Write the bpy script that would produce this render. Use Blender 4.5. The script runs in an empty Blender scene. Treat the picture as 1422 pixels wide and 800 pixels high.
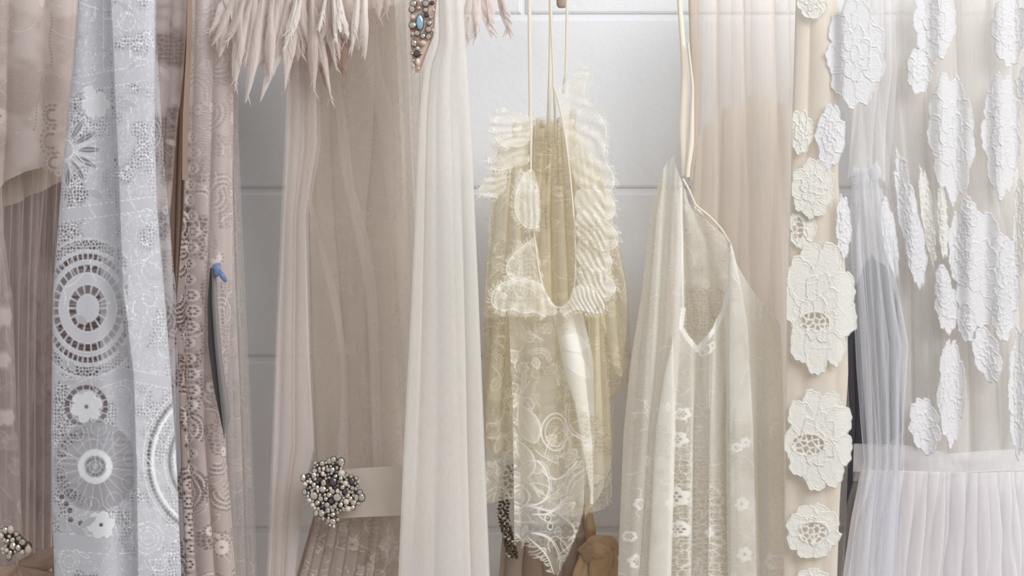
import bpy, math, random
import numpy as np

# ------------------------------------------------------------------ camera, light, exposure
SC = bpy.context.scene
W, H = 1422, 800
CAM_Y, CAM_Z = -2.6, 1.45
F = 1185.0 * 2.6                       # focal length in pixels: 1185 px per metre at the wall
cam_d = bpy.data.cameras.new('camera')
cam_d.sensor_width = 36.0
cam_d.lens = 36.0 * F / W
cam_d.clip_start = 0.05
cam = bpy.data.objects.new('camera', cam_d)
cam.location = (0, CAM_Y, CAM_Z)
cam.rotation_euler = (math.pi / 2, 0, 0)
SC.collection.objects.link(cam)
SC.camera = cam
SC.view_settings.view_transform = 'Standard'
SC.view_settings.look = 'None'
SC.view_settings.gamma = 1.0
SC.view_settings.exposure = 0.08
SC.view_settings.use_curve_mapping = False
SC.cycles.transparent_max_bounces = 48
SC.cycles.max_bounces = 8
SC.cycles.diffuse_bounces = 4
SC.cycles.transmission_bounces = 6

world = bpy.data.worlds.new('world')
SC.world = world
world.use_nodes = True
world.node_tree.nodes['Background'].inputs[0].default_value = (0.97, 0.98, 1.0, 1)
world.node_tree.nodes['Background'].inputs[1].default_value = 0.50


def area_light(name, loc, target, size, energy, col):
    from mathutils import Vector
    d = bpy.data.lights.new(name, 'AREA')
    d.shape = 'RECTANGLE'
    d.size, d.size_y = size
    d.energy = energy
    d.color = col
    o = bpy.data.objects.new(name, d)
    o.location = loc
    o.rotation_euler = (Vector(target) - Vector(loc)).to_track_quat('-Z', 'Y').to_euler()
    SC.collection.objects.link(o)
    return o


area_light('window_daylight', (1.9, -2.9, 3.1), (0.2, -0.1, 1.65), (3.2, 2.0), 122.0, (0.985, 0.99, 1.0))

# ------------------------------------------------------------------ helpers


def px(x, y, Y):
    """a point of the place: pixel column / row seen at depth Y (metres, wall = 0)"""
    k = (Y - CAM_Y) / F
    return (np.asarray(x) - W / 2) * k, np.asarray(Y) + 0 * np.asarray(x), CAM_Z + (H / 2 - np.asarray(y)) * k


def link_mesh(name, verts, faces, mat, parent=None, smooth=True, attrs=None, mats=None, fmat=None):
    """verts (n,3) array, faces (m,4) or (m,3) array"""
    me = bpy.data.meshes.new(name)
    verts = np.ascontiguousarray(verts, dtype=np.float32)
    faces = np.ascontiguousarray(faces, dtype=np.int32)
    m, k = faces.shape
    me.vertices.add(len(verts))
    me.vertices.foreach_set('co', verts.ravel())
    me.loops.add(m * k)
    me.loops.foreach_set('vertex_index', faces.ravel())
    me.polygons.add(m)
    me.polygons.foreach_set('loop_start', np.arange(0, m * k, k, dtype=np.int32))
    me.polygons.foreach_set('loop_total', np.full(m, k, dtype=np.int32))
    me.polygons.foreach_set('use_smooth', np.full(m, smooth))
    for mm in (mats or [mat]):
        me.materials.append(mm)
    if fmat is not None:
        me.polygons.foreach_set('material_index', np.asarray(fmat, dtype=np.int32))
    if attrs:
        for an, av in attrs.items():
            a = me.attributes.new(an, 'FLOAT', 'POINT')
            a.data.foreach_set('value', np.ascontiguousarray(av, dtype=np.float32))
    me.update(calc_edges=True)
    me.validate()
    o = bpy.data.objects.new(name, me)
    SC.collection.objects.link(o)
    if parent is not None:
        o.parent = parent
        o.matrix_parent_inverse = parent.matrix_world.inverted()
    return o


def thing(name, label, cat, at, group=None):
    o = bpy.data.objects.new(name, None)
    o.empty_display_size = 0.05
    X, Y, Z = px(*at)
    o.location = (float(X), float(Y), float(Z))
    SC.collection.objects.link(o)
    bpy.context.view_layer.update()
    o['label'] = label
    o['category'] = cat
    if group:
        o['group'] = group
    return o


def hash2(ix, iy, seed):
    n = (ix.astype(np.int64) * 374761393 + iy.astype(np.int64) * 668265263 + seed * 1442695041) & 0xffffffff
    n = ((n ^ (n >> 13)) * 1274126177) & 0xffffffff
    n = (n ^ (n >> 16)) & 0xffffffff
    return n / 4294967295.0


def vnoise(x, y, seed=0):
    x = np.asarray(x, dtype=float); y = np.asarray(y, dtype=float)
    x, y = np.broadcast_arrays(x, y)
    ix = np.floor(x); iy = np.floor(y)
    fx = x - ix; fy = y - iy
    fx = fx * fx * (3 - 2 * fx); fy = fy * fy * (3 - 2 * fy)
    a = hash2(ix, iy, seed); b = hash2(ix + 1, iy, seed)
    c = hash2(ix, iy + 1, seed); d = hash2(ix + 1, iy + 1, seed)
    return (a * (1 - fx) + b * fx) * (1 - fy) + (c * (1 - fx) + d * fx) * fy


def fbm(x, y, seed=0, o=3):
    r = 0; s = 0; k = 1.0
    for i in range(o):
        r = r + k * vnoise(np.asarray(x) * 2 ** i, np.asarray(y) * 2 ** i, seed + i * 17)
        s += k; k *= 0.5
    return r / s


def voro(X, Y, cell, seed=0):
    """returns F2-F1 (pixels) of a jittered cell network: 0 on the threads between cells"""
    gx = X / cell; gy = Y / cell
    ix = np.floor(gx); iy = np.floor(gy)
    f1 = np.full(np.shape(X), 9.0); f2 = np.full(np.shape(X), 9.0)
    for dx in (-1, 0, 1):
        for dy in (-1, 0, 1):
            cx = ix + dx; cy = iy + dy
            jx = cx + 0.15 + 0.7 * hash2(cx, cy, seed); jy = cy + 0.15 + 0.7 * hash2(cx, cy, seed + 99)
            d = np.hypot(gx - jx, gy - jy)
            f2 = np.minimum(f2, np.maximum(f1, d)); f1 = np.minimum(f1, d)
    return (f2 - f1) * cell


def sstep(a, b, x):
    t = np.clip((x - a) / (b - a), 0, 1)
    return t * t * (3 - 2 * t)


def curve_of(pts, soft=12.0):
    """smooth curve through (key, value) points, or a constant"""
    if not isinstance(pts, (list, tuple)):
        return lambda t: np.full(np.shape(t), float(pts))
    k = np.array([p[0] for p in pts], float); v = np.array([p[1] for p in pts], float)
    lo, hi = k[0] - 40, k[-1] + 40
    if hi - lo < 90:      # keys 0..1
        lo, hi = -0.1, 1.1; soft = 0.02
    g = np.linspace(lo, hi, 1200)
    gv = np.interp(g, k, v)
    st = (hi - lo) / 1199
    n = max(1, int(soft / st))
    ker = np.hanning(2 * n + 3); ker /= ker.sum()
    gv = np.convolve(np.pad(gv, n + 1, mode='edge'), ker, mode='valid')
    return lambda t: np.interp(t, g, gv)


class Canvas:
    """pattern of a lace in the cloth's own flat coordinates: 0 = hole, 1 = solid thread"""

    def __init__(s, x0, y0, x1, y1, base=0.0):
        s.x0, s.y0 = x0, y0
        s.w, s.h = int(x1 - x0) + 1, int(y1 - y0) + 1
        s.Y, s.X = np.mgrid[0:s.h, 0:s.w].astype(float)
        s.X += x0; s.Y += y0
        s.a = np.full((s.h, s.w), float(base))

    def win(s, xa, ya, xb, yb):
        i0 = max(0, int(xa - s.x0)); i1 = min(s.w, int(xb - s.x0) + 2)
        j0 = max(0, int(ya - s.y0)); j1 = min(s.h, int(yb - s.y0) + 2)
        if i0 >= i1 or j0 >= j1:
            return None
        return slice(j0, j1), slice(i0, i1)

    def put(s, sl, m, val, mode='mix'):
        A = s.a[sl]
        if mode == 'max':
            s.a[sl] = np.maximum(A, m * val)
        else:
            s.a[sl] = A * (1 - m) + val * m

    def stroke(s, pts, w=1.4, val=1.0, mode='max'):
        for (xa, ya), (xb, yb) in zip(pts[:-1], pts[1:]):
            sl = s.win(min(xa, xb) - w - 1, min(ya, yb) - w - 1, max(xa, xb) + w + 1, max(ya, yb) + w + 1)
            if sl is None:
                continue
            X, Y = s.X[sl], s.Y[sl]
            dx, dy = xb - xa, yb - ya
            L = dx * dx + dy * dy + 1e-9
            t = np.clip(((X - xa) * dx + (Y - ya) * dy) / L, 0, 1)
            d = np.hypot(X - xa - t * dx, Y - ya - t * dy)
            s.put(sl, np.clip(w / 2 + 0.5 - d, 0, 1), val, mode)

    def ring(s, cx, cy, r, w=1.5, val=1.0, mode='max', asp=1.0, a0=-180, a1=180):
        sl = s.win(cx - r * asp - w - 1, cy - r - w - 1, cx + r * asp + w + 1, cy + r + w + 1)
        if sl is None:
            return
        X, Y = (s.X[sl] - cx) / asp, s.Y[sl] - cy
        d = np.abs(np.hypot(X, Y) - r)
        m = np.clip(w / 2 + 0.5 - d, 0, 1)
        an = np.degrees(np.arctan2(Y, X))
        m = m * ((an >= a0) & (an <= a1))
        s.put(sl, m, val, mode)

    def disc(s, cx, cy, r, val=1.0, mode='mix', asp=1.0):
        sl = s.win(cx - r * asp - 2, cy - r - 2, cx + r * asp + 2, cy + r + 2)
        if sl is None:
            return
        d = np.hypot((s.X[sl] - cx) / asp, s.Y[sl] - cy)
        s.put(sl, np.clip(r + 0.5 - d, 0, 1), val, mode)

    def flower(s, cx, cy, r, n=6, asp=1.0, fill=0.8, rot=0.0, line=1.3):
        sl = s.win(cx - r * asp - 2, cy - r - 2, cx + r * asp + 2, cy + r + 2)
        if sl is None:
            return
        X, Y = (s.X[sl] - cx) / asp, s.Y[sl] - cy
        R = np.hypot(X, Y); A = np.arctan2(Y, X) + rot
        edge = r * (0.72 + 0.28 * np.abs(np.cos(A * n / 2)) ** 0.7)
        s.put(sl, np.clip(edge + 0.5 - R, 0, 1), fill)
        s.put(sl, np.clip(line / 2 + 0.6 - np.abs(R - edge), 0, 1), 1.0, 'max')
        div = np.abs(np.sin(A * n / 2 + math.pi / 2)) * R
        s.put(sl, np.clip(0.9 - div, 0, 1) * (R < edge) * (R > r * 0.3), 1.0, 'max')

    def sample(s, x, y, arr=None):
        A = s.a if arr is None else arr
        fx = np.clip(x - s.x0, 0, s.w - 1.001); fy = np.clip(y - s.y0, 0, s.h - 1.001)
        i = fx.astype(int); j = fy.astype(int)
        u = fx - i; v = fy - j
        return (A[j, i] * (1 - u) + A[j, i + 1] * u) * (1 - v) + (A[j + 1, i] * (1 - u) + A[j + 1, i + 1] * u) * v


def poly_mask(cv, pts, soft=1.0):
    P = np.array(pts, float)
    ins = np.zeros(cv.X.shape, bool)
    n = len(P)
    for i in range(n):
        xa, ya = P[i]; xb, yb = P[(i + 1) % n]
        if ya == yb:
            continue
        c = ((ya > cv.Y) != (yb > cv.Y)) & (cv.X < (xb - xa) * (cv.Y - ya) / (yb - ya) + xa)
        ins ^= c
    return ins.astype(float)


def smooth_loop(pts, closed=True, n=3):
    P = np.array(pts, float)
    for _ in range(n):
        Q = np.roll(P, -1, 0) if closed else P[1:]
        A = P if closed else P[:-1]
        a = 0.75 * A + 0.25 * Q; b = 0.25 * A + 0.75 * Q
        P = np.stack([a, b], 1).reshape(-1, 2)
        if not closed:
            P = np.concatenate([np.array([pts[0]], float), P, np.array([pts[-1]], float)])
    return P


def scroll(cv, rnd, x, y, L, ang, curl, w=1.4, val=1.0, loops=True):
    """one curling cord of a corded lace, with little loops on its outer side"""
    pts = []
    a = ang
    n = int(L / 3)
    for i in range(n):
        pts.append((x, y))
        x += 3 * math.cos(a); y += 3 * math.sin(a)
        a += curl * (0.4 + 1.6 * i / n)
    cv.stroke(pts, w, val)
    if loops:
        for i in range(2, n - 1, 3):
            (xa, ya), (xb, yb) = pts[i], pts[min(n - 1, i + 1)]
            nx, ny = -(yb - ya), xb - xa
            k = -1 if curl > 0 else 1
            if rnd.random() < 0.5:
                cv.ring(xa + k * nx * 1.2, ya + k * ny * 1.2, 2.6, 1.0, 0.8)
    return pts


def leaf(cv, rnd, x, y, L, ang, wd, fill=0.65, w=1.3):
    n = 14
    up, dn = [], []
    c, s_ = math.cos(ang), math.sin(ang)
    sl = cv.win(x - L - 4, y - L - 4, x + L + 4, y + L + 4)
    if sl is None:
        return
    X, Y = cv.X[sl] - x, cv.Y[sl] - y
    u = (X * c + Y * s_) / L; v = -X * s_ + Y * c
    half = wd * np.sin(np.clip(u, 0, 1) * math.pi) ** 0.8
    inside = (u > 0) & (u < 1)
    cv.put(sl, np.clip(half - np.abs(v) + 0.5, 0, 1) * inside, fill)
    cv.put(sl, np.clip(w / 2 + 0.5 - np.abs(np.abs(v) - half), 0, 1) * inside, 1.0, 'max')
    cv.put(sl, np.clip(1.0 - np.abs(v), 0, 1) * inside, 0.95, 'max')


def fringe(cv, rnd, pts, L=7, gap=3.2, val=0.9, spread=0.35, flip=1):
    """eyelash threads standing out of a hem line"""
    for (xa, ya), (xb, yb) in zip(pts[:-1], pts[1:]):
        d = math.hypot(xb - xa, yb - ya)
        n = max(1, int(d / gap))
        nx, ny = -(yb - ya) / (d + 1e-6) * flip, (xb - xa) / (d + 1e-6) * flip
        for i in range(n):
            t = i / n
            x, y = xa + (xb - xa) * t, ya + (yb - ya) * t
            a = math.atan2(ny, nx) + rnd.uniform(-spread, spread)
            l = L * rnd.uniform(0.6, 1.2)
            cv.stroke([(x, y), (x + l * 0.6 * math.cos(a), y + l * 0.6 * math.sin(a)),
                       (x + l * math.cos(a + 0.3), y + l * math.sin(a + 0.3))], 0.9, val)
    cv.stroke(pts, 1.6, 1.0)


def chantilly(cv, seed, n, base=0.30, cell=6, net=0.5, big=1.0, cloth=0.25, op=0.5):
    """flowered net lace: fine mesh, net-filled leaves and petals edged by cords, long curling cords with loops"""
    rnd = random.Random(seed)
    n1 = fbm(cv.X / 34, cv.Y / 34, seed, 3)
    v = voro(cv.X + 3 * vnoise(cv.X / 9, cv.Y / 9, seed), cv.Y, cell, seed)
    hexn = 0.5 + 0.5 * np.cos(cv.X * 2.1) * np.cos(cv.Y * 1.9 + cv.X * 1.05)
    cv.a = base * (0.8 + 0.4 * hexn)
    open_ = sstep(0.50, 0.62, n1)
    cv.a = cv.a * (1 - op * open_) + net * op * open_ * np.clip(1.2 - v, 0, 1)
    cv.a = cv.a + cloth * 0.5 * sstep(0.55, 0.35, n1)
    fl = min(0.95, base + 0.16)
    for i in range(int(n * 1.7)):
        x = cv.x0 + rnd.random() * cv.w; y = cv.y0 + rnd.random() * cv.h
        k = rnd.random()
        if k < 0.24:
            leaf(cv, rnd, x, y, rnd.uniform(14, 30) * big, rnd.uniform(0, 6.28), rnd.uniform(3, 7) * big, fill=fl, w=1.1)
        elif k < 0.34:
            cv.flower(x, y, rnd.uniform(7, 12) * big, rnd.choice([5, 6]), fill=fl, rot=rnd.random() * 6, line=1.1)
            cv.disc(x, y, 1.4, 0.1)
        elif k < 0.44:
            q = rnd.uniform(4, 9) * big
            a0 = rnd.uniform(-180, 0)
            for t in (0, 3.2, 6.0):
                cv.ring(x, y, q + t, 1.0, 0.9, 'max', 1, a0, a0 + 170)
        else:
            a = rnd.uniform(0, 6.28); c = rnd.choice([-1, 1]) * rnd.uniform(0.04, 0.18)
            scroll(cv, rnd, x, y, rnd.uniform(30, 75) * big, a, c, 1.25, 0.95, rnd.random() < 0.5)
            if rnd.random() < 0.6:
                scroll(cv, rnd, x + 3, y + 2, rnd.uniform(25, 55) * big, a + 0.08, c * 1.1, 0.9, 0.85, False)


FD = 0.6


def cloth(name, parent, mat, L, R, top, bot, Y, step=2.0, dep=None, folds=(), canvas=None, relief=0.0003,
          bulge=0.0, wob=0.0, seed=1, cut=0.03, crumple=0.0, thread=None, keep=None, soft=12.0, yflow=None, gain=1.0, fold_mask=None):
    """one hanging sheet of fabric.  L/R: edge x by y;  top/bot: y by s (0..1);
    folds: (count, overlap ratio, depth m, phase, wander, top factor) rolling folds in which the cloth really laps over itself"""
    Lf, Rf = curve_of(L, soft), curve_of(R, soft)
    Tf, Bf = curve_of(top), curve_of(bot)
    ymid = np.linspace(0, 800, 5)
    wid = float(np.max(Rf(ymid) - Lf(ymid)))
    ss = np.linspace(0, 1, 50)
    hei = float(np.max(Bf(ss) - Tf(ss)))
    mult = 1.0
    for f in folds:
        mult = max(mult, 1 + 0.6 * f[1])
    nu = max(6, int(wid * mult / step)); nv = max(6, int(hei / (step if canvas is not None else step * 2.2)))
    S, V = np.meshgrid(np.linspace(0, 1, nu), np.linspace(0, 1, nv))
    yy = Tf(S) + (Bf(S) - Tf(S)) * V
    Lx, Rx = Lf(yy), Rf(yy)
    Wd = Rx - Lx
    x0 = Lx + Wd * S
    x = x0.copy()
    D = np.zeros_like(x)
    edge = np.clip(np.minimum(S, 1 - S) * 14, 0, 1)
    for k, (n, r, d, ph, wander, tf) in enumerate(folds):
        n_w = S * n + wander * (fbm(V * 1.3 + 3.1 * k, S * 1.5, seed + k, 2) - 0.5) * 2 + wander * 0.7 * (vnoise(S * n * 0.35, V * 0.4, seed + 5 + k) - 0.5) * 2
        n_w = n_w + 1.1 * (vnoise(S * n * 0.45 + 7.7 * k, V * 0.6, seed + 61 + k) - 0.5)
        th = 2 * math.pi * n_w + ph
        amp = (tf + (1 - tf) * V) * (0.55 + 0.9 * vnoise(S * n * 0.8 + 0.5, V * 1.1, seed + 31 + k))
        if fold_mask is not None:
            amp = amp * fold_mask(x0, yy)
        x = x + amp * edge * r * Wd / (2 * math.pi * n) * np.sin(th)
        D = D - amp * d * FD * np.cos(th)
    if wob:
        x = x + wob * (fbm(V * 6, S * 2, seed + 3) - 0.5) * 2
    if bulge:
        D = D - bulge * np.sqrt(np.clip(1 - (2 * S - 1) ** 2, 0, 1))
    if crumple:
        D = D - crumple * (fbm(x0 / 14, yy / 22, seed + 7, 3) - 0.5)
    if dep is not None:
        D = D + dep(x0, yy, S, V)
    at = None
    if canvas is not None:
        at = canvas.sample(x0, yy) * gain
        D = D - relief * at
    ya = yy if yflow is None else yy + yflow(x0, yy, S, V)
    X, YY, Z = px(x, ya, Y + D)
    verts = np.stack([X, YY, Z], -1).reshape(-1, 3)
    idx = np.arange(nu * nv).reshape(nv, nu)
    fc = np.stack([idx[:-1, :-1], idx[1:, :-1], idx[1:, 1:], idx[:-1, 1:]], -1).reshape(-1, 4)
    attrs = None
    if at is not None:
        a = at.ravel()
        kf = np.max(a[fc], axis=1) > cut
        fc = fc[kf]
        attrs = {'lace': a}
    used = np.unique(fc)
    rem = np.full(len(verts), -1); rem[used] = np.arange(len(used))
    if attrs:
        attrs = {q: w[used] for q, w in attrs.items()}
    return link_mesh(name, verts[used], rem[fc], mat, parent, True, attrs)


def tube(path, rad, sides=6, closed_ends=True, flat=1.0, ridge=0.0, seed=0):
    """verts and quads of a tube through 3-D points; rad number or list"""
    P = np.array(path, float); n = len(P)
    T = np.gradient(P, axis=0); T /= np.linalg.norm(T, axis=1)[:, None] + 1e-9
    ref = np.array([0, 1.0, 0])
    vs = []
    R = np.full(n, rad) if np.isscalar(rad) else np.array(rad)
    for i in range(n):
        a = np.cross(T[i], ref)
        if np.linalg.norm(a) < 1e-3:
            a = np.cross(T[i], [1, 0, 0])
        a /= np.linalg.norm(a); b = np.cross(T[i], a)
        for k in range(sides):
            t = 2 * math.pi * k / sides
            rg = 1 + ridge * math.sin(4 * t + 0.12 * i + seed) + ridge * 0.7 * math.sin(7 * t - 0.2 * i + seed * 2)
            vs.append(P[i] + R[i] * rg * (math.cos(t) * a + math.sin(t) * b * flat))
    fs = []
    for i in range(n - 1):
        for k in range(sides):
            k2 = (k + 1) % sides
            fs.append((i * sides + k, i * sides + k2, (i + 1) * sides + k2, (i + 1) * sides + k))
    if closed_ends:
        c0 = len(vs); vs.append(P[0]); c1 = len(vs); vs.append(P[-1])
        for k in range(sides):
            k2 = (k + 1) % sides
            fs.append((c0, k2, k, k)); fs.append((c1, (n - 1) * sides + k, (n - 1) * sides + k2, (n - 1) * sides + k2))
    return np.array(vs), np.array(fs)


class Pack:
    """collects pieces that are one mesh"""

    def __init__(s):
        s.v, s.f, s.n, s.m = [], [], 0, []

    def add(s, v, f, mi=0):
        v = np.asarray(v, float); f = np.asarray(f, int)
        if f.shape[1] == 3:
            f = np.concatenate([f, f[:, 2:3]], 1)
        s.v.append(v); s.f.append(f + s.n); s.n += len(v); s.m += [mi] * len(f)

    def build(s, name, mat, parent=None, smooth=True):
        v = np.concatenate(s.v); f = np.concatenate(s.f)
        me = bpy.data.meshes.new(name)
        faces = [tuple(q) if q[2] != q[3] else tuple(q[:3]) for q in f.tolist()]
        me.from_pydata(v.tolist(), [], faces)
        ml = mat if isinstance(mat, (list, tuple)) else [mat]
        for q in ml:
            me.materials.append(q)
        me.polygons.foreach_set('material_index', np.array(s.m, dtype=np.int32))
        me.polygons.foreach_set('use_smooth', np.full(len(faces), smooth))
        me.update()
        o = bpy.data.objects.new(name, me)
        SC.collection.objects.link(o)
        if parent is not None:
            o.parent = parent
            o.matrix_parent_inverse = parent.matrix_world.inverted()
        return o


def ellipsoid(c, r, seg=12, rings=7):
    vs, fs = [], []
    for j in range(rings + 1):
        p = math.pi * j / rings
        for i in range(seg):
            t = 2 * math.pi * i / seg
            vs.append((c[0] + r[0] * math.sin(p) * math.cos(t), c[1] + r[1] * math.sin(p) * math.sin(t), c[2] + r[2] * math.cos(p)))
    for j in range(rings):
        for i in range(seg):
            a = j * seg + i; b = j * seg + (i + 1) % seg
            fs.append((a, b, b + seg, a + seg))
    return np.array(vs), np.array(fs)


def gem(c, rx, rz, d, sides=8, rot=0.0):
    """brilliant-cut stone facing the room: table, crown, girdle, pavilion"""
    vs, fs = [], []
    levels = [(0.55, -d * 0.55), (0.86, -d * 0.38), (1.0, -d * 0.1), (0.0, d * 0.6)]
    for q, (k, y) in enumerate(levels):
        for i in range(sides):
            t = 2 * math.pi * (i + 0.5 * (q % 2)) / sides + rot
            vs.append((c[0] + rx * k * math.cos(t), c[1] + y, c[2] + rz * k * math.sin(t)))
    for q in range(3):
        for i in range(sides):
            a = q * sides + i; b = q * sides + (i + 1) % sides
            if q % 2 == 0:
                fs.append((a, a + sides, b, b)); fs.append((b, a + sides, b + sides, b + sides))
            else:
                fs.append((a, a + sides, b + sides, b)) if False else fs.append((a, a + sides, b, b))
                fs.append((b, a + sides, b + sides, b + sides))
    n = len(vs); vs.append((c[0], c[1] - d * 0.55, c[2]))
    for i in range(sides):
        fs.append((n, i, (i + 1) % sides, (i + 1) % sides))
    return np.array(vs), np.array(fs)


# ------------------------------------------------------------------ materials
def new_mat(name):
    m = bpy.data.materials.new(name)
    m.use_nodes = True
    nt = m.node_tree
    nt.nodes.clear()
    return m, nt, nt.nodes.new('ShaderNodeOutputMaterial')


def N(nt, t, **kw):
    n = nt.nodes.new('ShaderNode' + t)
    for k, v in kw.items():
        setattr(n, k, v)
    return n


def math_n(nt, op, a, b=None):
    n = N(nt, 'Math', operation=op)
    for i, q in enumerate((a, b)):
        if q is None:
            continue
        if isinstance(q, (int, float)):
            n.inputs[i].default_value = q
        else:
            nt.links.new(q, n.inputs[i])
    return n.outputs[0]


def srgb(r, g, b):
    f = lambda c: (c / 255 / 12.92) if c / 255 <= 0.04045 else ((c / 255 + 0.055) / 1.055) ** 2.4
    return (f(r), f(g), f(b), 1)


def fabric(name, col, alpha=0.5, lace=False, trans=0.35, col2=None, streak=0.25, scale=160.0, stretch=0.05,
           bump=0.0, sheen=0.0, rough=0.9, varia=0.08, lace_pow=1.0, edge=True, lo=0.6):
    """thin cloth: threads reflect and let light through, the gaps between them are empty.
    The share of gaps closes as the sheet turns edge-on, as it does in any woven net."""
    m, nt, out = new_mat(name)
    tc = N(nt, 'TexCoord'); mp = N(nt, 'Mapping')
    nt.links.new(tc.outputs['Object'], mp.inputs[0])
    mp.inputs['Scale'].default_value = (scale, scale, scale * stretch)
    nz = N(nt, 'TexNoise'); nz.inputs['Scale'].default_value = 1.0; nz.inputs['Detail'].default_value = 3
    nt.links.new(mp.outputs[0], nz.inputs['Vector'])
    nz2 = N(nt, 'TexNoise'); nz2.inputs['Scale'].default_value = 9.0; nz2.inputs['Detail'].default_value = 2
    nt.links.new(tc.outputs['Object'], nz2.inputs['Vector'])
    # colour
    mixc = N(nt, 'Mix', data_type='RGBA')
    mixc.inputs[6].default_value = tuple(c * (1 - varia) for c in col[:3]) + (1,)
    mixc.inputs[7].default_value = tuple(min(1, c * (1 + varia)) for c in col[:3]) + (1,)
    nt.links.new(nz2.outputs[0], mixc.inputs[0])
    colour = mixc.outputs[2]
    a_val = None
    if lace:
        at = N(nt, 'Attribute'); at.attribute_name = 'lace'
        a_val = at.outputs['Fac']
        if col2:
            mc = N(nt, 'Mix', data_type='RGBA')
            nt.links.new(colour, mc.inputs[6]); mc.inputs[7].default_value = col2
            nt.links.new(math_n(nt, 'MAXIMUM', math_n(nt, 'MINIMUM', math_n(nt, 'DIVIDE', math_n(nt, 'SUBTRACT', a_val, lo), 1.0 - lo), 1.0), 0.0), mc.inputs[0])
            colour = mc.outputs[2]
    if sheen:
        pb = N(nt, 'BsdfPrincipled')
        nt.links.new(colour, pb.inputs['Base Color']); pb.inputs['Roughness'].default_value = rough
        pb.inputs['Sheen Weight'].default_value = sheen
        dif = pb
    else:
        dif = N(nt, 'BsdfDiffuse'); nt.links.new(colour, dif.inputs[0])
    tr = N(nt, 'BsdfTranslucent'); nt.links.new(colour, tr.inputs[0])
    mx = N(nt, 'MixShader'); mx.inputs[0].default_value = trans
    nt.links.new(dif.outputs[0], mx.inputs[1]); nt.links.new(tr.outputs[0], mx.inputs[2])
    if bump:
        bp = N(nt, 'Bump'); bp.inputs['Strength'].default_value = bump; bp.inputs['Distance'].default_value = 0.0006
        nb = N(nt, 'TexNoise'); nb.inputs['Scale'].default_value = 900; nb.inputs['Detail'].default_value = 1
        nt.links.new(tc.outputs['Object'], nb.inputs['Vector'])
        nt.links.new(nb.outputs[0], bp.inputs['Height'])
        nt.links.new(bp.outputs[0], dif.inputs['Normal'])
    if alpha is None and not lace:
        nt.links.new(mx.outputs[0], out.inputs[0])
        return m
    if lace:
        cover = math_n(nt, 'MINIMUM', math_n(nt, 'MULTIPLY', math_n(nt, 'POWER', math_n(nt, 'MAXIMUM', a_val, 0.0), lace_pow), alpha), 0.995)
    else:
        s = math_n(nt, 'SUBTRACT', nz.outputs[0], 0.5)
        s = math_n(nt, 'MULTIPLY', s, streak * 2)
        cover = math_n(nt, 'MINIMUM', math_n(nt, 'MAXIMUM', math_n(nt, 'ADD', s, alpha), 0.02), 0.98)
    if edge:
        ge = N(nt, 'NewGeometry')
        vd = N(nt, 'VectorMath', operation='DOT_PRODUCT')
        nt.links.new(ge.outputs['Incoming'], vd.inputs[0]); nt.links.new(ge.outputs['Normal'], vd.inputs[1])
        cs = math_n(nt, 'MAXIMUM', math_n(nt, 'ABSOLUTE', vd.outputs['Value']), 0.16)
        gap = math_n(nt, 'POWER', math_n(nt, 'SUBTRACT', 1.0, cover), math_n(nt, 'DIVIDE', 1.0, cs))
        cover = math_n(nt, 'SUBTRACT', 1.0, gap)
    tp = N(nt, 'BsdfTransparent')
    m2 = N(nt, 'MixShader')
    nt.links.new(cover, m2.inputs[0]); nt.links.new(tp.outputs[0], m2.inputs[1]); nt.links.new(mx.outputs[0], m2.inputs[2])
    nt.links.new(m2.outputs[0], out.inputs[0])
    return m


def solid(name, col, rough=0.5, metal=0.0, spec=0.5, noise=0.0, nscale=60, coat=0.0, trans=0.0, ior=1.5):
    m, nt, out = new_mat(name)
    p = N(nt, 'BsdfPrincipled')
    tc = N(nt, 'TexCoord'); nz = N(nt, 'TexNoise'); nz.inputs['Scale'].default_value = nscale
    nt.links.new(tc.outputs['Object'], nz.inputs['Vector'])
    mc = N(nt, 'Mix', data_type='RGBA')
    mc.inputs[6].default_value = tuple(c * (1 - noise) for c in col[:3]) + (1,)
    mc.inputs[7].default_value = tuple(min(1, c * (1 + noise)) for c in col[:3]) + (1,)
    nt.links.new(nz.outputs[0], mc.inputs[0]); nt.links.new(mc.outputs[2], p.inputs['Base Color'])
    p.inputs['Roughness'].default_value = rough; p.inputs['Metallic'].default_value = metal
    p.inputs['Coat Weight'].default_value = coat
    p.inputs['Transmission Weight'].default_value = trans; p.inputs['IOR'].default_value = ior
    nt.links.new(p.outputs[0], out.inputs[0])
    return m


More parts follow.
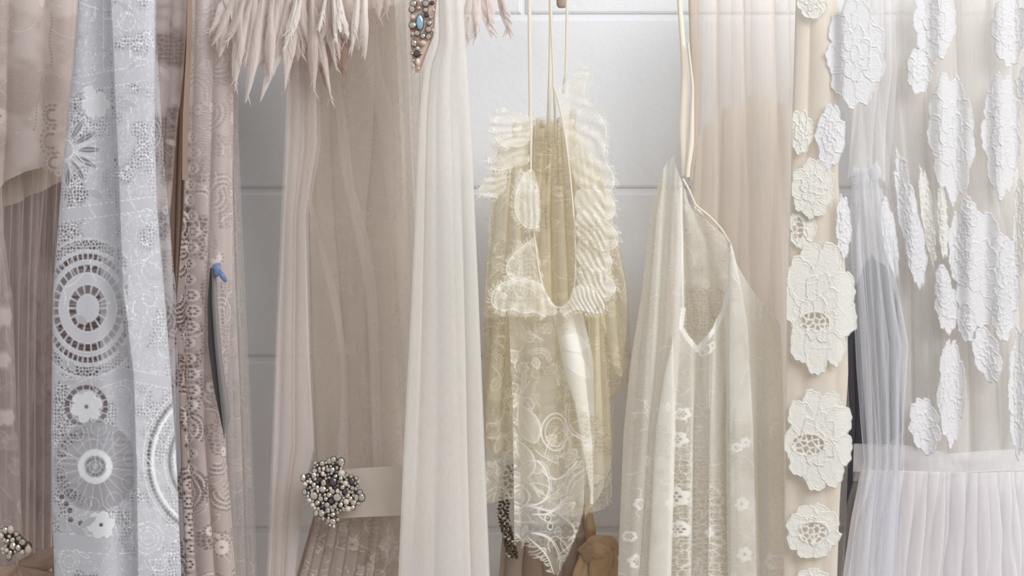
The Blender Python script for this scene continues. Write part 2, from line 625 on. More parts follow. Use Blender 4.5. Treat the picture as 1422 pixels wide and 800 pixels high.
# ------------------------------------------------------------------ setting
def build_wall():
    m, nt, out = new_mat('painted_block')
    p = N(nt, 'BsdfPrincipled'); p.inputs['Roughness'].default_value = 0.62
    tc = N(nt, 'TexCoord')
    n1 = N(nt, 'TexNoise'); n1.inputs['Scale'].default_value = 6; n1.inputs['Detail'].default_value = 5
    n2 = N(nt, 'TexNoise'); n2.inputs['Scale'].default_value = 130; n2.inputs['Detail'].default_value = 6; n2.inputs['Roughness'].default_value = 0.7
    n3 = N(nt, 'TexVoronoi'); n3.inputs['Scale'].default_value = 55
    for q in (n1, n2, n3):
        nt.links.new(tc.outputs['Object'], q.inputs['Vector'])
    mc = N(nt, 'Mix', data_type='RGBA')
    mc.inputs[6].default_value = srgb(224, 227, 231); mc.inputs[7].default_value = srgb(234, 236, 238)
    nt.links.new(n1.outputs[0], mc.inputs[0]); nt.links.new(mc.outputs[2], p.inputs['Base Color'])
    bp = N(nt, 'Bump'); bp.inputs['Strength'].default_value = 0.32; bp.inputs['Distance'].default_value = 0.002
    hh = math_n(nt, 'ADD', n2.outputs[0], math_n(nt, 'MULTIPLY', math_n(nt, 'MINIMUM', n3.outputs['Distance'], 0.35), 0.9))
    nt.links.new(hh, bp.inputs['Height']); nt.links.new(bp.outputs[0], p.inputs['Normal'])
    nt.links.new(p.outputs[0], out.inputs[0])
    pk = Pack()
    joints = [22, 264, 498, 736]
    zj = [CAM_Z + (400 - y) / 1185.0 for y in joints]
    pitch = 0.2
    zs = [zj[0] + pitch * k for k in (4, 3, 2, 1)] + zj
    while zs[-1] > 0.05:
        zs.append(zs[-1] - pitch)
    zs[-1] = max(zs[-1], 0.0)
    g = 0.0022; b = 0.0035; dpt = 0.004
    for r in range(len(zs) - 1):
        zt, zb = zs[r], zs[r + 1]
        off = (490 - 711) / 1185.0 if r % 2 == 0 else (727 - 711) / 1185.0
        x = off - 0.4 * 6
        while x < 2.4:
            xa, xb = x + g, x + 0.4 - g
            za, zc = zb + g, zt - g
            # block face with a rounded arris
            rings = [((xa, za, xb, zc), dpt), ((xa + b * 0.3, za + b * 0.3, xb - b * 0.3, zc - b * 0.3), 0.0012), ((xa + b, za + b, xb - b, zc - b), 0.0)]
            vs, fs = [], []
            for (q, y) in rings:
                vs += [(q[0], y, q[1]), (q[2], y, q[1]), (q[2], y, q[3]), (q[0], y, q[3])]
            for k in range(2):
                for i in range(4):
                    j = (i + 1) % 4
                    fs.append((k * 4 + i, k * 4 + j, k * 4 + 4 + j, k * 4 + 4 + i))
            fs.append((8, 9, 10, 11))
            pk.add(vs, fs)
            x += 0.4
    # mortar face and the wall's body
    vs = [(-2.6, 0.0035, 0), (2.6, 0.0035, 0), (2.6, 0.0035, 2.75), (-2.6, 0.0035, 2.75), (-2.6, 0.15, 0), (2.6, 0.15, 0), (2.6, 0.15, 2.75), (-2.6, 0.15, 2.75)]
    pk.add(vs, [(0, 1, 2, 3), (5, 4, 7, 6), (4, 0, 3, 7), (1, 5, 6, 2), (3, 2, 6, 7), (4, 5, 1, 0)])
    o = pk.build('wall_back', m, None, False)
    o['kind'] = 'structure'
    fm = solid('floor_boards', srgb(150, 128, 108), 0.5, noise=0.15, nscale=8)
    pk = Pack()
    pk.add([(-2.6, -4, 0), (2.6, -4, 0), (2.6, 0.15, 0), (-2.6, 0.15, 0), (-2.6, -4, -0.1), (2.6, -4, -0.1), (2.6, 0.15, -0.1), (-2.6, 0.15, -0.1)],
           [(0, 1, 2, 3), (7, 6, 5, 4), (0, 4, 5, 1), (1, 5, 6, 2), (2, 6, 7, 3), (3, 7, 4, 0)])
    f = pk.build('floor', fm, None, False)
    f['kind'] = 'structure'


build_wall()

IVORY = srgb(236, 230, 208)
M = {}
M['mocha'] = fabric('mocha_satin', srgb(92, 54, 42), None, trans=0.1, sheen=0.3, rough=0.6)
M['tan'] = fabric('tan_satin', srgb(164, 138, 120), None, trans=0.15, sheen=0.2, rough=0.5)
M['white_lace'] = fabric('white_guipure', srgb(206, 208, 214), 1.0, lace=True, trans=0.2, col2=srgb(251, 252, 254), bump=0.4, lo=0.84)
M['blush_lace'] = fabric('blush_lace', srgb(208, 194, 189), 1.0, lace=True, trans=0.25, col2=srgb(238, 227, 222), bump=0.3, lo=0.66)
M['blush_tulle'] = fabric('blush_tulle', srgb(230, 220, 214), 0.24, streak=0.12)
M['nude_lining'] = fabric('nude_lining', srgb(227, 217, 207), 0.64, trans=0.35, streak=0.05)
M['nude_dense'] = fabric('nude_crepe', srgb(206, 192, 176), 0.86, trans=0.25, streak=0.03)
M['nude_lace'] = fabric('nude_lace', srgb(214, 203, 194), 1.0, lace=True, trans=0.3, col2=srgb(240, 234, 228))
M['pale_lining'] = fabric('pale_blush_lining', srgb(240, 230, 225), 0.62, trans=0.3, streak=0.05)
M['ivory_back'] = fabric('ivory_back_net', srgb(226, 210, 180), 0.42, trans=0.35, streak=0.12)
M['ruffle_lace'] = fabric('ruffle_lace', srgb(247, 244, 232), 1.0, lace=True, trans=0.35, col2=srgb(254, 254, 251), lo=0.55)
M['sash'] = fabric('silk_sash', srgb(208, 196, 184), None, trans=0.05, sheen=0.5, rough=0.4)
M['veil'] = fabric('ivory_voile', srgb(234, 231, 225), 0.62, trans=0.35, streak=0.06, scale=300, stretch=0.4)
M['veil_soft'] = fabric('ivory_voile_thin', srgb(238, 234, 228), 0.30, trans=0.35, streak=0.08, scale=300, stretch=0.4)
M['feather'] = fabric('dyed_feather', srgb(232, 221, 215), 0.70, trans=0.35, streak=0.35, scale=500, stretch=0.08)
M['feather_pale'] = fabric('pale_feather', srgb(244, 238, 233), 0.85, trans=0.3, streak=0.25, scale=500, stretch=0.08)
M['feather_brown'] = fabric('brown_feather', srgb(186, 160, 148), 0.8, trans=0.3, streak=0.2, scale=500, stretch=0.08)
M['ivory_lace'] = fabric('ivory_lace', srgb(244, 237, 215), 1.0, lace=True, trans=0.4, col2=srgb(253, 252, 248), lo=0.55)
M['ivory_net'] = fabric('ivory_net', srgb(246, 240, 218), 0.26, trans=0.45, streak=0.15)
M['ivory_satin'] = fabric('ivory_satin', srgb(240, 233, 217), None, trans=0.25, sheen=0.3, rough=0.5)
M['slip_lace'] = fabric('slip_lace', srgb(244, 243, 236), 1.0, lace=True, trans=0.35, col2=srgb(253, 253, 250))
M['champagne'] = fabric('champagne_tulle', srgb(245, 237, 229), 0.34, trans=0.35, streak=0.12)
M['peach'] = fabric('peach_lining', srgb(241, 229, 214), 0.60, trans=0.35, streak=0.06)
M['white_tulle'] = fabric('white_tulle', srgb(246, 244, 243), 0.28, trans=0.4, streak=0.10)
M['grey_tulle'] = fabric('white_tulle_veil', srgb(232, 236, 244), 0.26, trans=0.4, streak=0.12)
M['lilac_tulle'] = fabric('lilac_white_tulle', srgb(243, 240, 242), 0.44, trans=0.35, streak=0.10)
M['beige_net'] = fabric('beige_lining', srgb(233, 226, 214), 0.58, trans=0.3, streak=0.06)
M['applique'] = fabric('white_guipure_applique', srgb(221, 221, 224), 1.0, lace=True, trans=0.25, col2=srgb(228, 228, 230), bump=0.7, edge=False)
M['cream_applique'] = fabric('cream_guipure_applique', srgb(222, 221, 214), 1.0, lace=True, trans=0.25, col2=srgb(230, 229, 223), bump=0.7, edge=False)
M['charcoal'] = fabric('charcoal_crepe', srgb(88, 88, 96), None, trans=0.05)
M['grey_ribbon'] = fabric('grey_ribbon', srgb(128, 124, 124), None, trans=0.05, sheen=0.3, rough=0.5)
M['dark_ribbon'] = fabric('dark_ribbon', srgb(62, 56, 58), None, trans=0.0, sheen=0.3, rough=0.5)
M['blue'] = fabric('blue_ribbon', srgb(108, 130, 176), None, trans=0.1, sheen=0.3, rough=0.4)
M['taupe'] = fabric('taupe_tulle', srgb(178, 158, 140), 0.8, trans=0.3, streak=0.1)
M['caramel'] = fabric('caramel_satin', srgb(178, 148, 112), None, trans=0.05, sheen=0.4, rough=0.4)
M['wood'] = solid('hanger_wood', srgb(178, 160, 146), 0.45, noise=0.15, nscale=40)
M['crystal'] = solid('cut_crystal', srgb(212, 204, 194), 0.04, metal=0.0, trans=0.55, ior=1.9, coat=0.5)
M['crystal_blue'] = solid('blue_crystal', srgb(150, 185, 205), 0.05, metal=0.3, coat=1.0)
M['rhinestone'] = solid('foiled_rhinestone', srgb(216, 207, 196), 0.10, metal=0.85, coat=0.5)
M['dark_stone'] = solid('smoky_stone', srgb(96, 90, 98), 0.08, metal=0.7, coat=0.6)
M['pearl'] = solid('pearl', srgb(206, 194, 182), 0.22, metal=0.0, coat=0.6)
M['rose_pearl'] = solid('rose_bead', srgb(200, 176, 160), 0.25, coat=0.6)
M['setting'] = solid('aged_metal', srgb(112, 98, 82), 0.35, metal=0.9)

# ------------------------------------------------------------------ far left: mocha dress behind, blush dress in front of it
T, B = -60, 870


def stamp_guipure(cv, seed, n=None):
    """bold lace of the blush dresses: scallop fans, eyelet flowers, leaves with eyelets, joined by fine bars"""
    rnd = random.Random(seed)
    v = voro(cv.X, cv.Y, 5.5, seed)
    n1 = fbm(cv.X / 26, cv.Y / 34, seed, 2)
    cv.a[:] = 0.62
    opn = sstep(0.50, 0.56, n1)
    cv.a = cv.a * (1 - opn * sstep(0.8, 1.9, v) * 0.85)
    n = n or int(cv.w * cv.h / 900)
    for i in range(n):
        x = cv.x0 + rnd.random() * cv.w; y = cv.y0 + rnd.random() * cv.h
        k = rnd.random()
        if k < 0.35:                                   # fan of arcs with holes between bars
            r0 = rnd.uniform(7, 12); a0 = rnd.uniform(-180, 60); a1 = a0 + rnd.uniform(120, 200)
            for q in range(rnd.choice([2, 3])):
                rr = r0 + q * 6.5
                cv.ring(x, y, rr, 1.5, 1.0, 'max', 0.8, a0, a1)
                m = int((a1 - a0) / 360 * 6.28 * (rr + 3) / 4.2)
                for j in range(m):
                    an = math.radians(a0 + (a1 - a0) * (j + 0.5) / m)
                    if abs(math.degrees(an)) <= 180:
                        cv.disc(x + 0.8 * (rr + 3.2) * math.cos(an), y + (rr + 3.2) * math.sin(an), 1.5, 0.04)
        elif k < 0.6:
            rr = rnd.uniform(6, 10)
            cv.disc(x, y, rr + 4, 0.8, 'mix', 0.8)
            for j in range(12):
                an = j * 0.5236
                cv.disc(x + 0.8 * (rr + 2.4) * math.cos(an), y + (rr + 2.4) * math.sin(an), 1.4, 0.05)
            cv.flower(x, y, rr, 6, 0.8, 0.9, rnd.random())
            cv.disc(x, y, 1.5, 0.05)
        elif k < 0.8:
            leaf(cv, rnd, x, y, rnd.uniform(16, 26), rnd.uniform(0, 6.28), rnd.uniform(4, 6), 0.5)
        else:
            scroll(cv, rnd, x, y, rnd.uniform(25, 50), rnd.uniform(0, 6.28), rnd.choice([-1, 1]) * 0.12, 1.8, 1.0, True)
    return rnd


def far_left():
    a = thing('satin_dress', 'dark mocha brown satin dress behind the white and blush lace dresses at left', 'dress', (120, 400, -0.09))
    cloth('back_panel', a, M['mocha'], -60, [(-60, 262), (300, 286), (600, 306), (870, 326)], T, B, -0.055, step=3, folds=[(9, 0.6, 0.006, 0, 0.5, 0.8)])
    cloth('front_panel', a, M['mocha'], -50, [(-60, 260), (300, 288), (500, 300), (600, 312), (870, 332)], T, B, -0.08, step=2.5, folds=[(8, 1.0, 0.008, 1, 0.5, 0.8)], bulge=0.02)
    b = thing('lace_dress', 'dusty blush lace dress with a gathered sheer skirt, at the far left edge', 'dress', (40, 400, -0.2))
    # lining / gathered skirt
    cloth('lining', b, M['nude_dense'], -60, [(-60, 112), (230, 92), (800, 66)], T, [(0, 310), (0.5, 285), (1, 250)], -0.16, step=2.5, folds=[(4, 0.5, 0.006, 0.4, 0.3, 1)], bulge=0.01)
    cloth('skirt_lining', b, M['blush_tulle'], -60, [(200, 66), (400, 52), (870, 34)], 250, B, -0.150, step=2.2, folds=[(5, 1.3, 0.005, 0.4, 0.9, 1)], seed=3)
    cloth('skirt', b, M['blush_tulle'], -60, [(200, 88), (400, 78), (870, 72)], 212, B, -0.175, step=1.6,
          folds=[(10, 2.0, 0.006, 0.4, 0.7, 0.8), (25, 0.6, 0.0015, 1.0, 0.4, 1.0)], seed=4)
    cv = Canvas(-70, -60, 120, 880)
    chantilly(cv, 5, 60, base=0.70, net=0.6, cloth=0.15, op=0.15)
    # edging motif with bead-like holes
    for (cx, cy, rr) in [(74, 160, 14), (72, 196, 18), (76, 226, 14)]:
        for r in (rr, rr * 0.55):
            for k in range(14):
                an = 6.283 * k / 14
                if math.cos(an) < 0.4:
                    cv.disc(cx + r * math.cos(an) * 0.8, cy + r * math.sin(an), 1.7, 0.02)
    for (xa, ya, xb, yb) in [(74, 20, 73, 90), (58, 110, 44, 180), (66, 105, 60, 150)]:
        for t in np.linspace(0, 1, 16):
            cv.disc(xa + (xb - xa) * t + 1.5 * math.sin(9 * t), ya + (yb - ya) * t, 1.1, 0.25)
    bottom = [(0, 300), (0.35, 262), (0.6, 238), (0.78, 232), (0.9, 246), (1, 236)]
    cloth('lace_bodice', b, M['blush_lace'], -60, [(-60, 113), (60, 106), (230, 95)], T, bottom, -0.2, step=1.2, canvas=cv, folds=[(5, 0.5, 0.006, 0.6, 0.3, 1)], bulge=0.012, seed=8)
    cv = Canvas(-70, 330, 120, 880)
    stamp_guipure(cv, 21)
    for (cx, cy, r) in [(62, 400, 24), (56, 460, 16), (60, 505, 13), (52, 545, 18), (60, 660, 28), (62, 740, 22)]:
        cv.flower(cx, cy, r, 6, 0.8, 0.8)
        for k in range(12):
            an = 6.283 * k / 12
            cv.disc(cx + r * 1.15 * math.cos(an) * 0.8, cy + r * 1.15 * math.sin(an), 1.9, 0.02)
    cv.a *= sstep(30, 42, cv.X + 6 * np.sin(cv.Y / 14.0)) * 0.36
    cloth('lace_godet', b, M['blush_lace'], 20, [(330, 84), (870, 76)], [(0, 395), (0.5, 350), (1, 368)], B, -0.165, step=1.2, canvas=cv, folds=[(2, 0.5, 0.004, 0.6, 0.3, 1)])
    c = thing('lace_dress', 'grey-blush lace strip of a dress with pearl brooch and beige bow, lower left corner', 'dress', (5, 600, -0.24))
    cv = Canvas(-90, 300, 60, 880)
    chantilly(cv, 31, 60, base=0.26, net=0.6, cloth=0.2)
    cv.flower(6, 440, 15, 6, 0.7, 0.85); cv.flower(8, 580, 12, 6, 0.9, 0.85); cv.flower(2, 500, 12, 6, 0.9, 0.85)
    cloth('front_panel', c, M['blush_lace'], -90, [(330, 6), (420, 18), (600, 24), (870, 38)], [(0, -20), (0.8, 100), (1, 340)], B, -0.245, step=1.3, canvas=cv, folds=[(3, 0.7, 0.008, 0.2, 0.3, 1)], bulge=0.01)
    cloth('back_panel', c, M['blush_tulle'], -90, [(330, 0), (420, 14), (600, 20), (870, 34)], [(0, -20), (0.8, 120), (1, 360)], B, -0.234, step=3, folds=[(4, 0.9, 0.006, 0.2, 0.3, 1)])


far_left()


# ------------------------------------------------------------------ jewellery
def jewel(kind, c, r, rnd, parent, tall=1.0):
    pk = Pack()
    if kind in ('pearl', 'rose_pearl'):
        pk.add(*ellipsoid(c, (r, r, r * tall)))
        return pk.build('pearl', M[kind], parent)
    pk.add(*gem(c, r, r * tall, r * 1.3, rnd.choice([6, 8, 8]), rnd.random()))
    # claw ring
    ring = [(c[0] + r * 1.03 * math.cos(t), c[1] + r * 0.25, c[2] + r * tall * 1.03 * math.sin(t)) for t in np.linspace(0, 6.283, 15)]
    v, f = tube(ring, r * 0.13, 4, False)
    pk.add(v, f, 1)
    return pk.build('crystal', [M[kind], M['setting']], parent, smooth=False)


def scatter_brooch(parent, outline, Y, n, rnd, rmin, rmax, kinds, backing='brooch_base'):
    """stones packed over an outline given as list of (x, y, radius) blobs in pixels"""
    pk = Pack()
    for (x, y, r) in outline:
        k = (Y - CAM_Y) / F
        X, _, Z = px(x, y, Y)
        pk.add(*ellipsoid((float(X), Y + 0.002, float(Z)), (r * k * 0.93, 0.004, r * k * 0.93), 14, 6))
    base = pk.build(backing, M['setting'], parent)
    placed = []
    tries = 0
    while len(placed) < n and tries < 6000:
        tries += 1
        bx, by, br = rnd.choice(outline)
        a = rnd.uniform(0, 6.283); q = br * math.sqrt(rnd.random())
        x, y = bx + q * math.cos(a), by + q * math.sin(a)
        r = rnd.uniform(rmin, rmax)
        if any(math.hypot(x - u, y - v) < (r + w) * 0.80 for (u, v, w) in placed):
            continue
        placed.append((x, y, r))
        k = (Y - CAM_Y) / F
        X, _, Z = px(x, y, Y)
        jewel(rnd.choice(kinds), (float(X), Y - 0.004 - rnd.random() * 0.003, float(Z)), r * k, rnd, base, rnd.choice([1, 1, 1.3]))
    return base


rb = random.Random(11)
ld = [o for o in bpy.data.objects if o.get('label', '').startswith('grey-blush')][0]
scatter_brooch(ld, [(8, 742, 11), (22, 752, 12), (36, 760, 9), (14, 764, 9)], -0.285, 22, rb, 2.4, 5.0, ['pearl', 'rhinestone', 'crystal', 'rhinestone'], 'brooch')


def satin_bow(parent):
    """beige bow: puffed, creased loops pinched at the knot, and a tail"""
    pk = Pack()
    for (x0, y0, x1, y1, w) in [(26, 782, 82, 766, 13), (28, 786, 78, 806, 14), (24, 786, -30, 800, 13), (26, 788, 44, 850, 11)]:
        n = 22
        P, R = [], []
        for q in np.linspace(0, 1, n):
            X, Y_, Z = px(x0 + (x1 - x0) * q, y0 + (y1 - y0) * q + 6 * math.sin(q * 3), -0.276 - 0.004 * math.sin(q * 3.1))
            P.append((float(X), float(Y_), float(Z)))
            R.append(w * (0.25 + 0.75 * math.sin(min(1, q * 1.25) * math.pi * 0.62)) * (1 if q < 0.85 else 1 - (q - 0.85) * 3.5) * (-0.28 - CAM_Y) / F)
        v, f = tube(P, R, 30, True, 0.45, 0.10, x1)
        pk.add(v, f)
    return pk.build('bow', M['tan'], parent)


satin_bow(ld)


# ------------------------------------------------------------------ white lace dress (left foreground)
def fold_line(y):
    return np.interp(y, [-60, 0, 100, 200, 300, 400, 520, 650, 870], [150, 152, 156, 160, 164, 168, 183, 187, 190])


def white_lace():
    t = thing('lace_dress', 'crisp cool white lace dress with wheel, ring and flower motifs, hanging in front at left', 'dress', (160, 400, -0.36))
    cv = Canvas(50, -70, 280, 880)
    rnd = random.Random(3)
    n1 = fbm(cv.X / 22, cv.Y / 30, 5, 2)
    v = voro(cv.X, cv.Y * 0.9, 4.4, 2)
    v2 = voro(cv.X, cv.Y, 12, 9)
    xx, yy = cv.X, cv.Y
    cv.a[:] = 0.80 + 0.08 * vnoise(xx * 1.1, yy * 0.3, 4)
    # openwork between motifs
    side = np.maximum(sstep(130, 95, xx), sstep(195, 215, xx))
    opn = sstep(0.46, 0.62, n1 + 0.10 * side - 0.05)
    cv.a = cv.a * (1 - opn * sstep(0.9, 2.0, v) * np.where(xx < fold_line(yy) - 40, 0.95, 0.6))
    cv.a = np.maximum(cv.a, opn * np.clip(1.4 - v, 0, 1))
    cv.a = np.maximum(cv.a, np.clip(1.1 - v2, 0, 1) * 0.98)
    # solid bands
    for (x0, y0, x1, y1, hw) in [(85, 122, 205, 100, 11), (80, 300, 215, 282, 9), (95, 545, 175, 518, 9), (175, 520, 238, 532, 8), (75, 752, 150, 758, 12), (190, 766, 246, 738, 11)]:
        d = yy - (y0 + (y1 - y0) * (xx - x0) / (x1 - x0))
        msk = sstep(hw + 1, hw - 1, np.abs(d)) * (xx > x0) * (xx < x1)
        cv.a = cv.a * (1 - msk) + (0.80 + 0.06 * vnoise(xx * 0.9, yy * 0.9, 8)) * msk
        for s in (-1, 1):
            cv.stroke([(x0, y0 + s * hw), (x1, y1 + s * hw)], 1.4, 1)
    # wheel with rings of holes at (122,425)
    cx, cy = 122, 428
    def in_ring(r0, r1, asp=0.82):
        R = np.hypot((xx - cx) / asp, yy - cy)
        return sstep(r0 - .7, r0 + .7, R) * sstep(r1 + .7, r1 - .7, R), R
    msk, R = in_ring(0, 100)
    left = (xx < 178)
    cv.a = np.where((msk > 0.5) & left, 0.86, cv.a)
    for (r0, r1, nh, full) in [(20, 32, 14, 1), (50, 60, 30, 1), (68, 76, 52, 0), (82, 95, 40, 1)]:
        m_, R = in_ring(r0, r1)
        an = np.arctan2(yy - cy, (xx - cx) / 0.82)
        bars = np.abs(np.sin(an * nh / 2)) * ((r0 + r1) / 2) * 2 / nh
        hole = m_ * sstep(0.8, 1.7, bars) * left
        if r0 >= 82:
            hole = m_ * sstep(0.9, 1.9, v) * left
        side_k = np.where(xx < 140, 0.97, 0.5)
        cv.a = cv.a * (1 - hole * side_k)
    for r in (19, 33, 49, 61, 67, 77, 81, 96):
        cv.ring(cx, cy, r, 1.3, 1.0, 'max', 0.82)
    # ray motif at (90,205)
    for k in range(13):
        an = -1.5 + 3.0 * k / 12
        x1, y1 = 90 + 44 * math.cos(an), 208 + 52 * math.sin(an)
        cv.stroke([(90 + 12 * math.cos(an), 208 + 15 * math.sin(an)), (x1, y1)], 1.5, 1)
        if k % 2 == 0:
            leaf(cv, rnd, 90 + 14 * math.cos(an), 208 + 16 * math.sin(an), 38, an, 4.5, 0.25)
    cv.ring(88, 208, 14, 2.2, 1); cv.ring(88, 208, 52, 1.3, 1, 'max', 0.85)
    cv.flower(133, 145, 19, 6, 1, 0.9); cv.flower(124, 128, 9, 5, 1, 0.9)
    # rosette
    cv.ring(120, 565, 27, 6, 0.1, 'mix'); cv.ring(120, 565, 27, 6, 0.1, 'mix')
    for k in range(18):
        an = 6.283 * k / 18
        cv.stroke([(120 + 22 * math.cos(an), 565 + 22 * math.sin(an)), (120 + 31 * math.cos(an), 565 + 31 * math.sin(an))], 1.2, 1)
    cv.flower(120, 565, 22, 6, 1, 0.93, 0.3); cv.disc(120, 565, 2.6, 0.15)
    # sun wheel
    cx2, cy2 = 132, 648
    cv.disc(cx2, cy2, 62, 0.52, 'mix', 0.95)
    R = np.hypot(xx - cx2, yy - cy2)
    dark = sstep(58, 56, R) * sstep(42, 44, R) * sstep(135, 105, xx) * sstep(1.0, 2.0, v)
    cv.a = cv.a * (1 - dark * 0.95)
    for k in range(20):
        an = 6.283 * k / 20 + 0.1
        cv.stroke([(cx2 + 23 * math.cos(an), cy2 + 23 * math.sin(an)), (cx2 + 52 * math.cos(an), cy2 + 55 * math.sin(an))], 1.4, 1)
    for k in range(10):
        an = 6.283 * (k + 0.5) / 10 + 0.1
        cv.ring(cx2 + 52 * math.cos(an), cy2 + 54 * math.sin(an), 11, 1.3, 1)
    cv.ring(cx2, cy2, 19.5, 8, 0.95, 'mix'); cv.ring(cx2, cy2, 24, 1.4, 1); cv.ring(cx2, cy2, 15, 1.2, 1)
    cv.disc(cx2, cy2, 13.5, 0.4)
    for k in range(14):
        an = 6.283 * k / 14
        cv.disc(cx2 + 11.5 * math.cos(an), cy2 + 11.5 * math.sin(an), 1.5, 0.05)
    cv.ring(cx2, cy2, 8, 1.3, 1); cv.disc(cx2, cy2, 4.5, 0.75)
    cv.flower(140, 729, 19, 6, 1, 0.93, 0.2); cv.disc(140, 729, 2.5, 0.1)
    for (x, y) in [(98, 722), (112, 727), (104, 735), (92, 700), (86, 690), (97, 709)]:
        cv.disc(x, y, 4.0, 0.1); cv.ring(x, y, 4.5, 1.2, 1)
    # right side arcs (bow bars round a centre off to the right)
    for r, w in [(64, 4.5), (80, 2), (97, 5), (112, 2)]:
        cv.ring(302, 640, r, w, 0.96, 'max', 0.92)
    for k in range(60):
        an = math.pi * 0.5 + math.pi * k / 59
        for r in (72, 104):
            cv.disc(302 + 0.92 * r * math.cos(an), 640 + r * math.sin(an), 2.6, 0.06)
    cv.ring(205, 747, 15, 1.3); cv.ring(205, 747, 22, 1.3); cv.ring(205, 747, 9, 1.3)
    # rings and loops at upper right half
    for (x, y, r) in [(208, 415, 10), (214, 434, 9), (204, 300, 10), (196, 250, 9), (222, 180, 12), (176, 240, 8), (200, 350, 11), (96, 780, 14), (96, 780, 8), (220, 780, 12), (176, 30, 12), (190, 70, 10)]:
        cv.ring(x, y, r, 1.3)
    for q in range(26):
        leaf(cv, rnd, rnd.uniform(85, 235), rnd.uniform(-40, 860), rnd.uniform(16, 30), rnd.uniform(0, 6.28), rnd.uniform(3, 6), 0.7, 1.1)
    for q in range(120):
        scroll(cv, rnd, rnd.uniform(80, 240), rnd.uniform(-40, 860), rnd.uniform(25, 60), rnd.uniform(0, 6.28), rnd.choice([-1, 1]) * rnd.uniform(0.05, 0.16), rnd.choice([1.1, 1.5]), 1.0, False)
    # holes along the fold
    fl = fold_line(yy)
    hz = sstep(3.2, 1.6, np.abs(xx - fl)) * sstep(1.0, 1.8, v) * (vnoise(xx * 0, yy / 16.0, 3) > 0.5) * (yy < 470)
    cv.a = cv.a * (1 - hz * 0.95)
    # diagonal net strokes at top
    for k in range(9):
        cv.stroke([(100 + 11 * k, -60), (92 + 13 * k, 98)], 1.1, 0.95)

    def dep(x, y, S, V):
        f = fold_line(y)
        d = (x - f)
        # the right half rides over the left half
        step = -0.016 * sstep(-1.5, 3, d) * np.exp(-np.clip(d, 0, 200) / 38.0)
        val = 0.010 * np.exp(-((d + 18) / 16.0) ** 2)
        r2 = -0.006 * np.cos((x - 70) / 24.0 + y / 300.0)
        return step + val + r2
    Lc = [(-60, 109), (0, 108), (100, 101), (250, 85), (350, 78), (420, 73), (600, 71), (700, 72), (870, 78)]
    Rc = [(-60, 214), (60, 215), (200, 215), (300, 219), (400, 228), (500, 236), (600, 243), (700, 248), (870, 254)]
    cloth('front_panel', t, M['white_lace'], Lc, Rc, T, B, -0.37, step=0.95, canvas=cv, dep=dep, relief=0.00035, bulge=0.02, wob=0.8, seed=9, soft=25)
    # side return of the lace behind its right edge
    cv = Canvas(190, -70, 280, 880)
    stamp_guipure(cv, 77)
    cv.a *= 0.92
    cloth('back_panel', t, M['white_lace'], Lc, [(-60, 216), (60, 218), (200, 226), (300, 234), (400, 244), (500, 247), (600, 250), (700, 254), (870, 262)], T, B, -0.335, step=1.4, canvas=cv, folds=[(3, 0.5, 0.006, 0, 0.4, 1)], seed=12, gain=0.75)


white_lace()


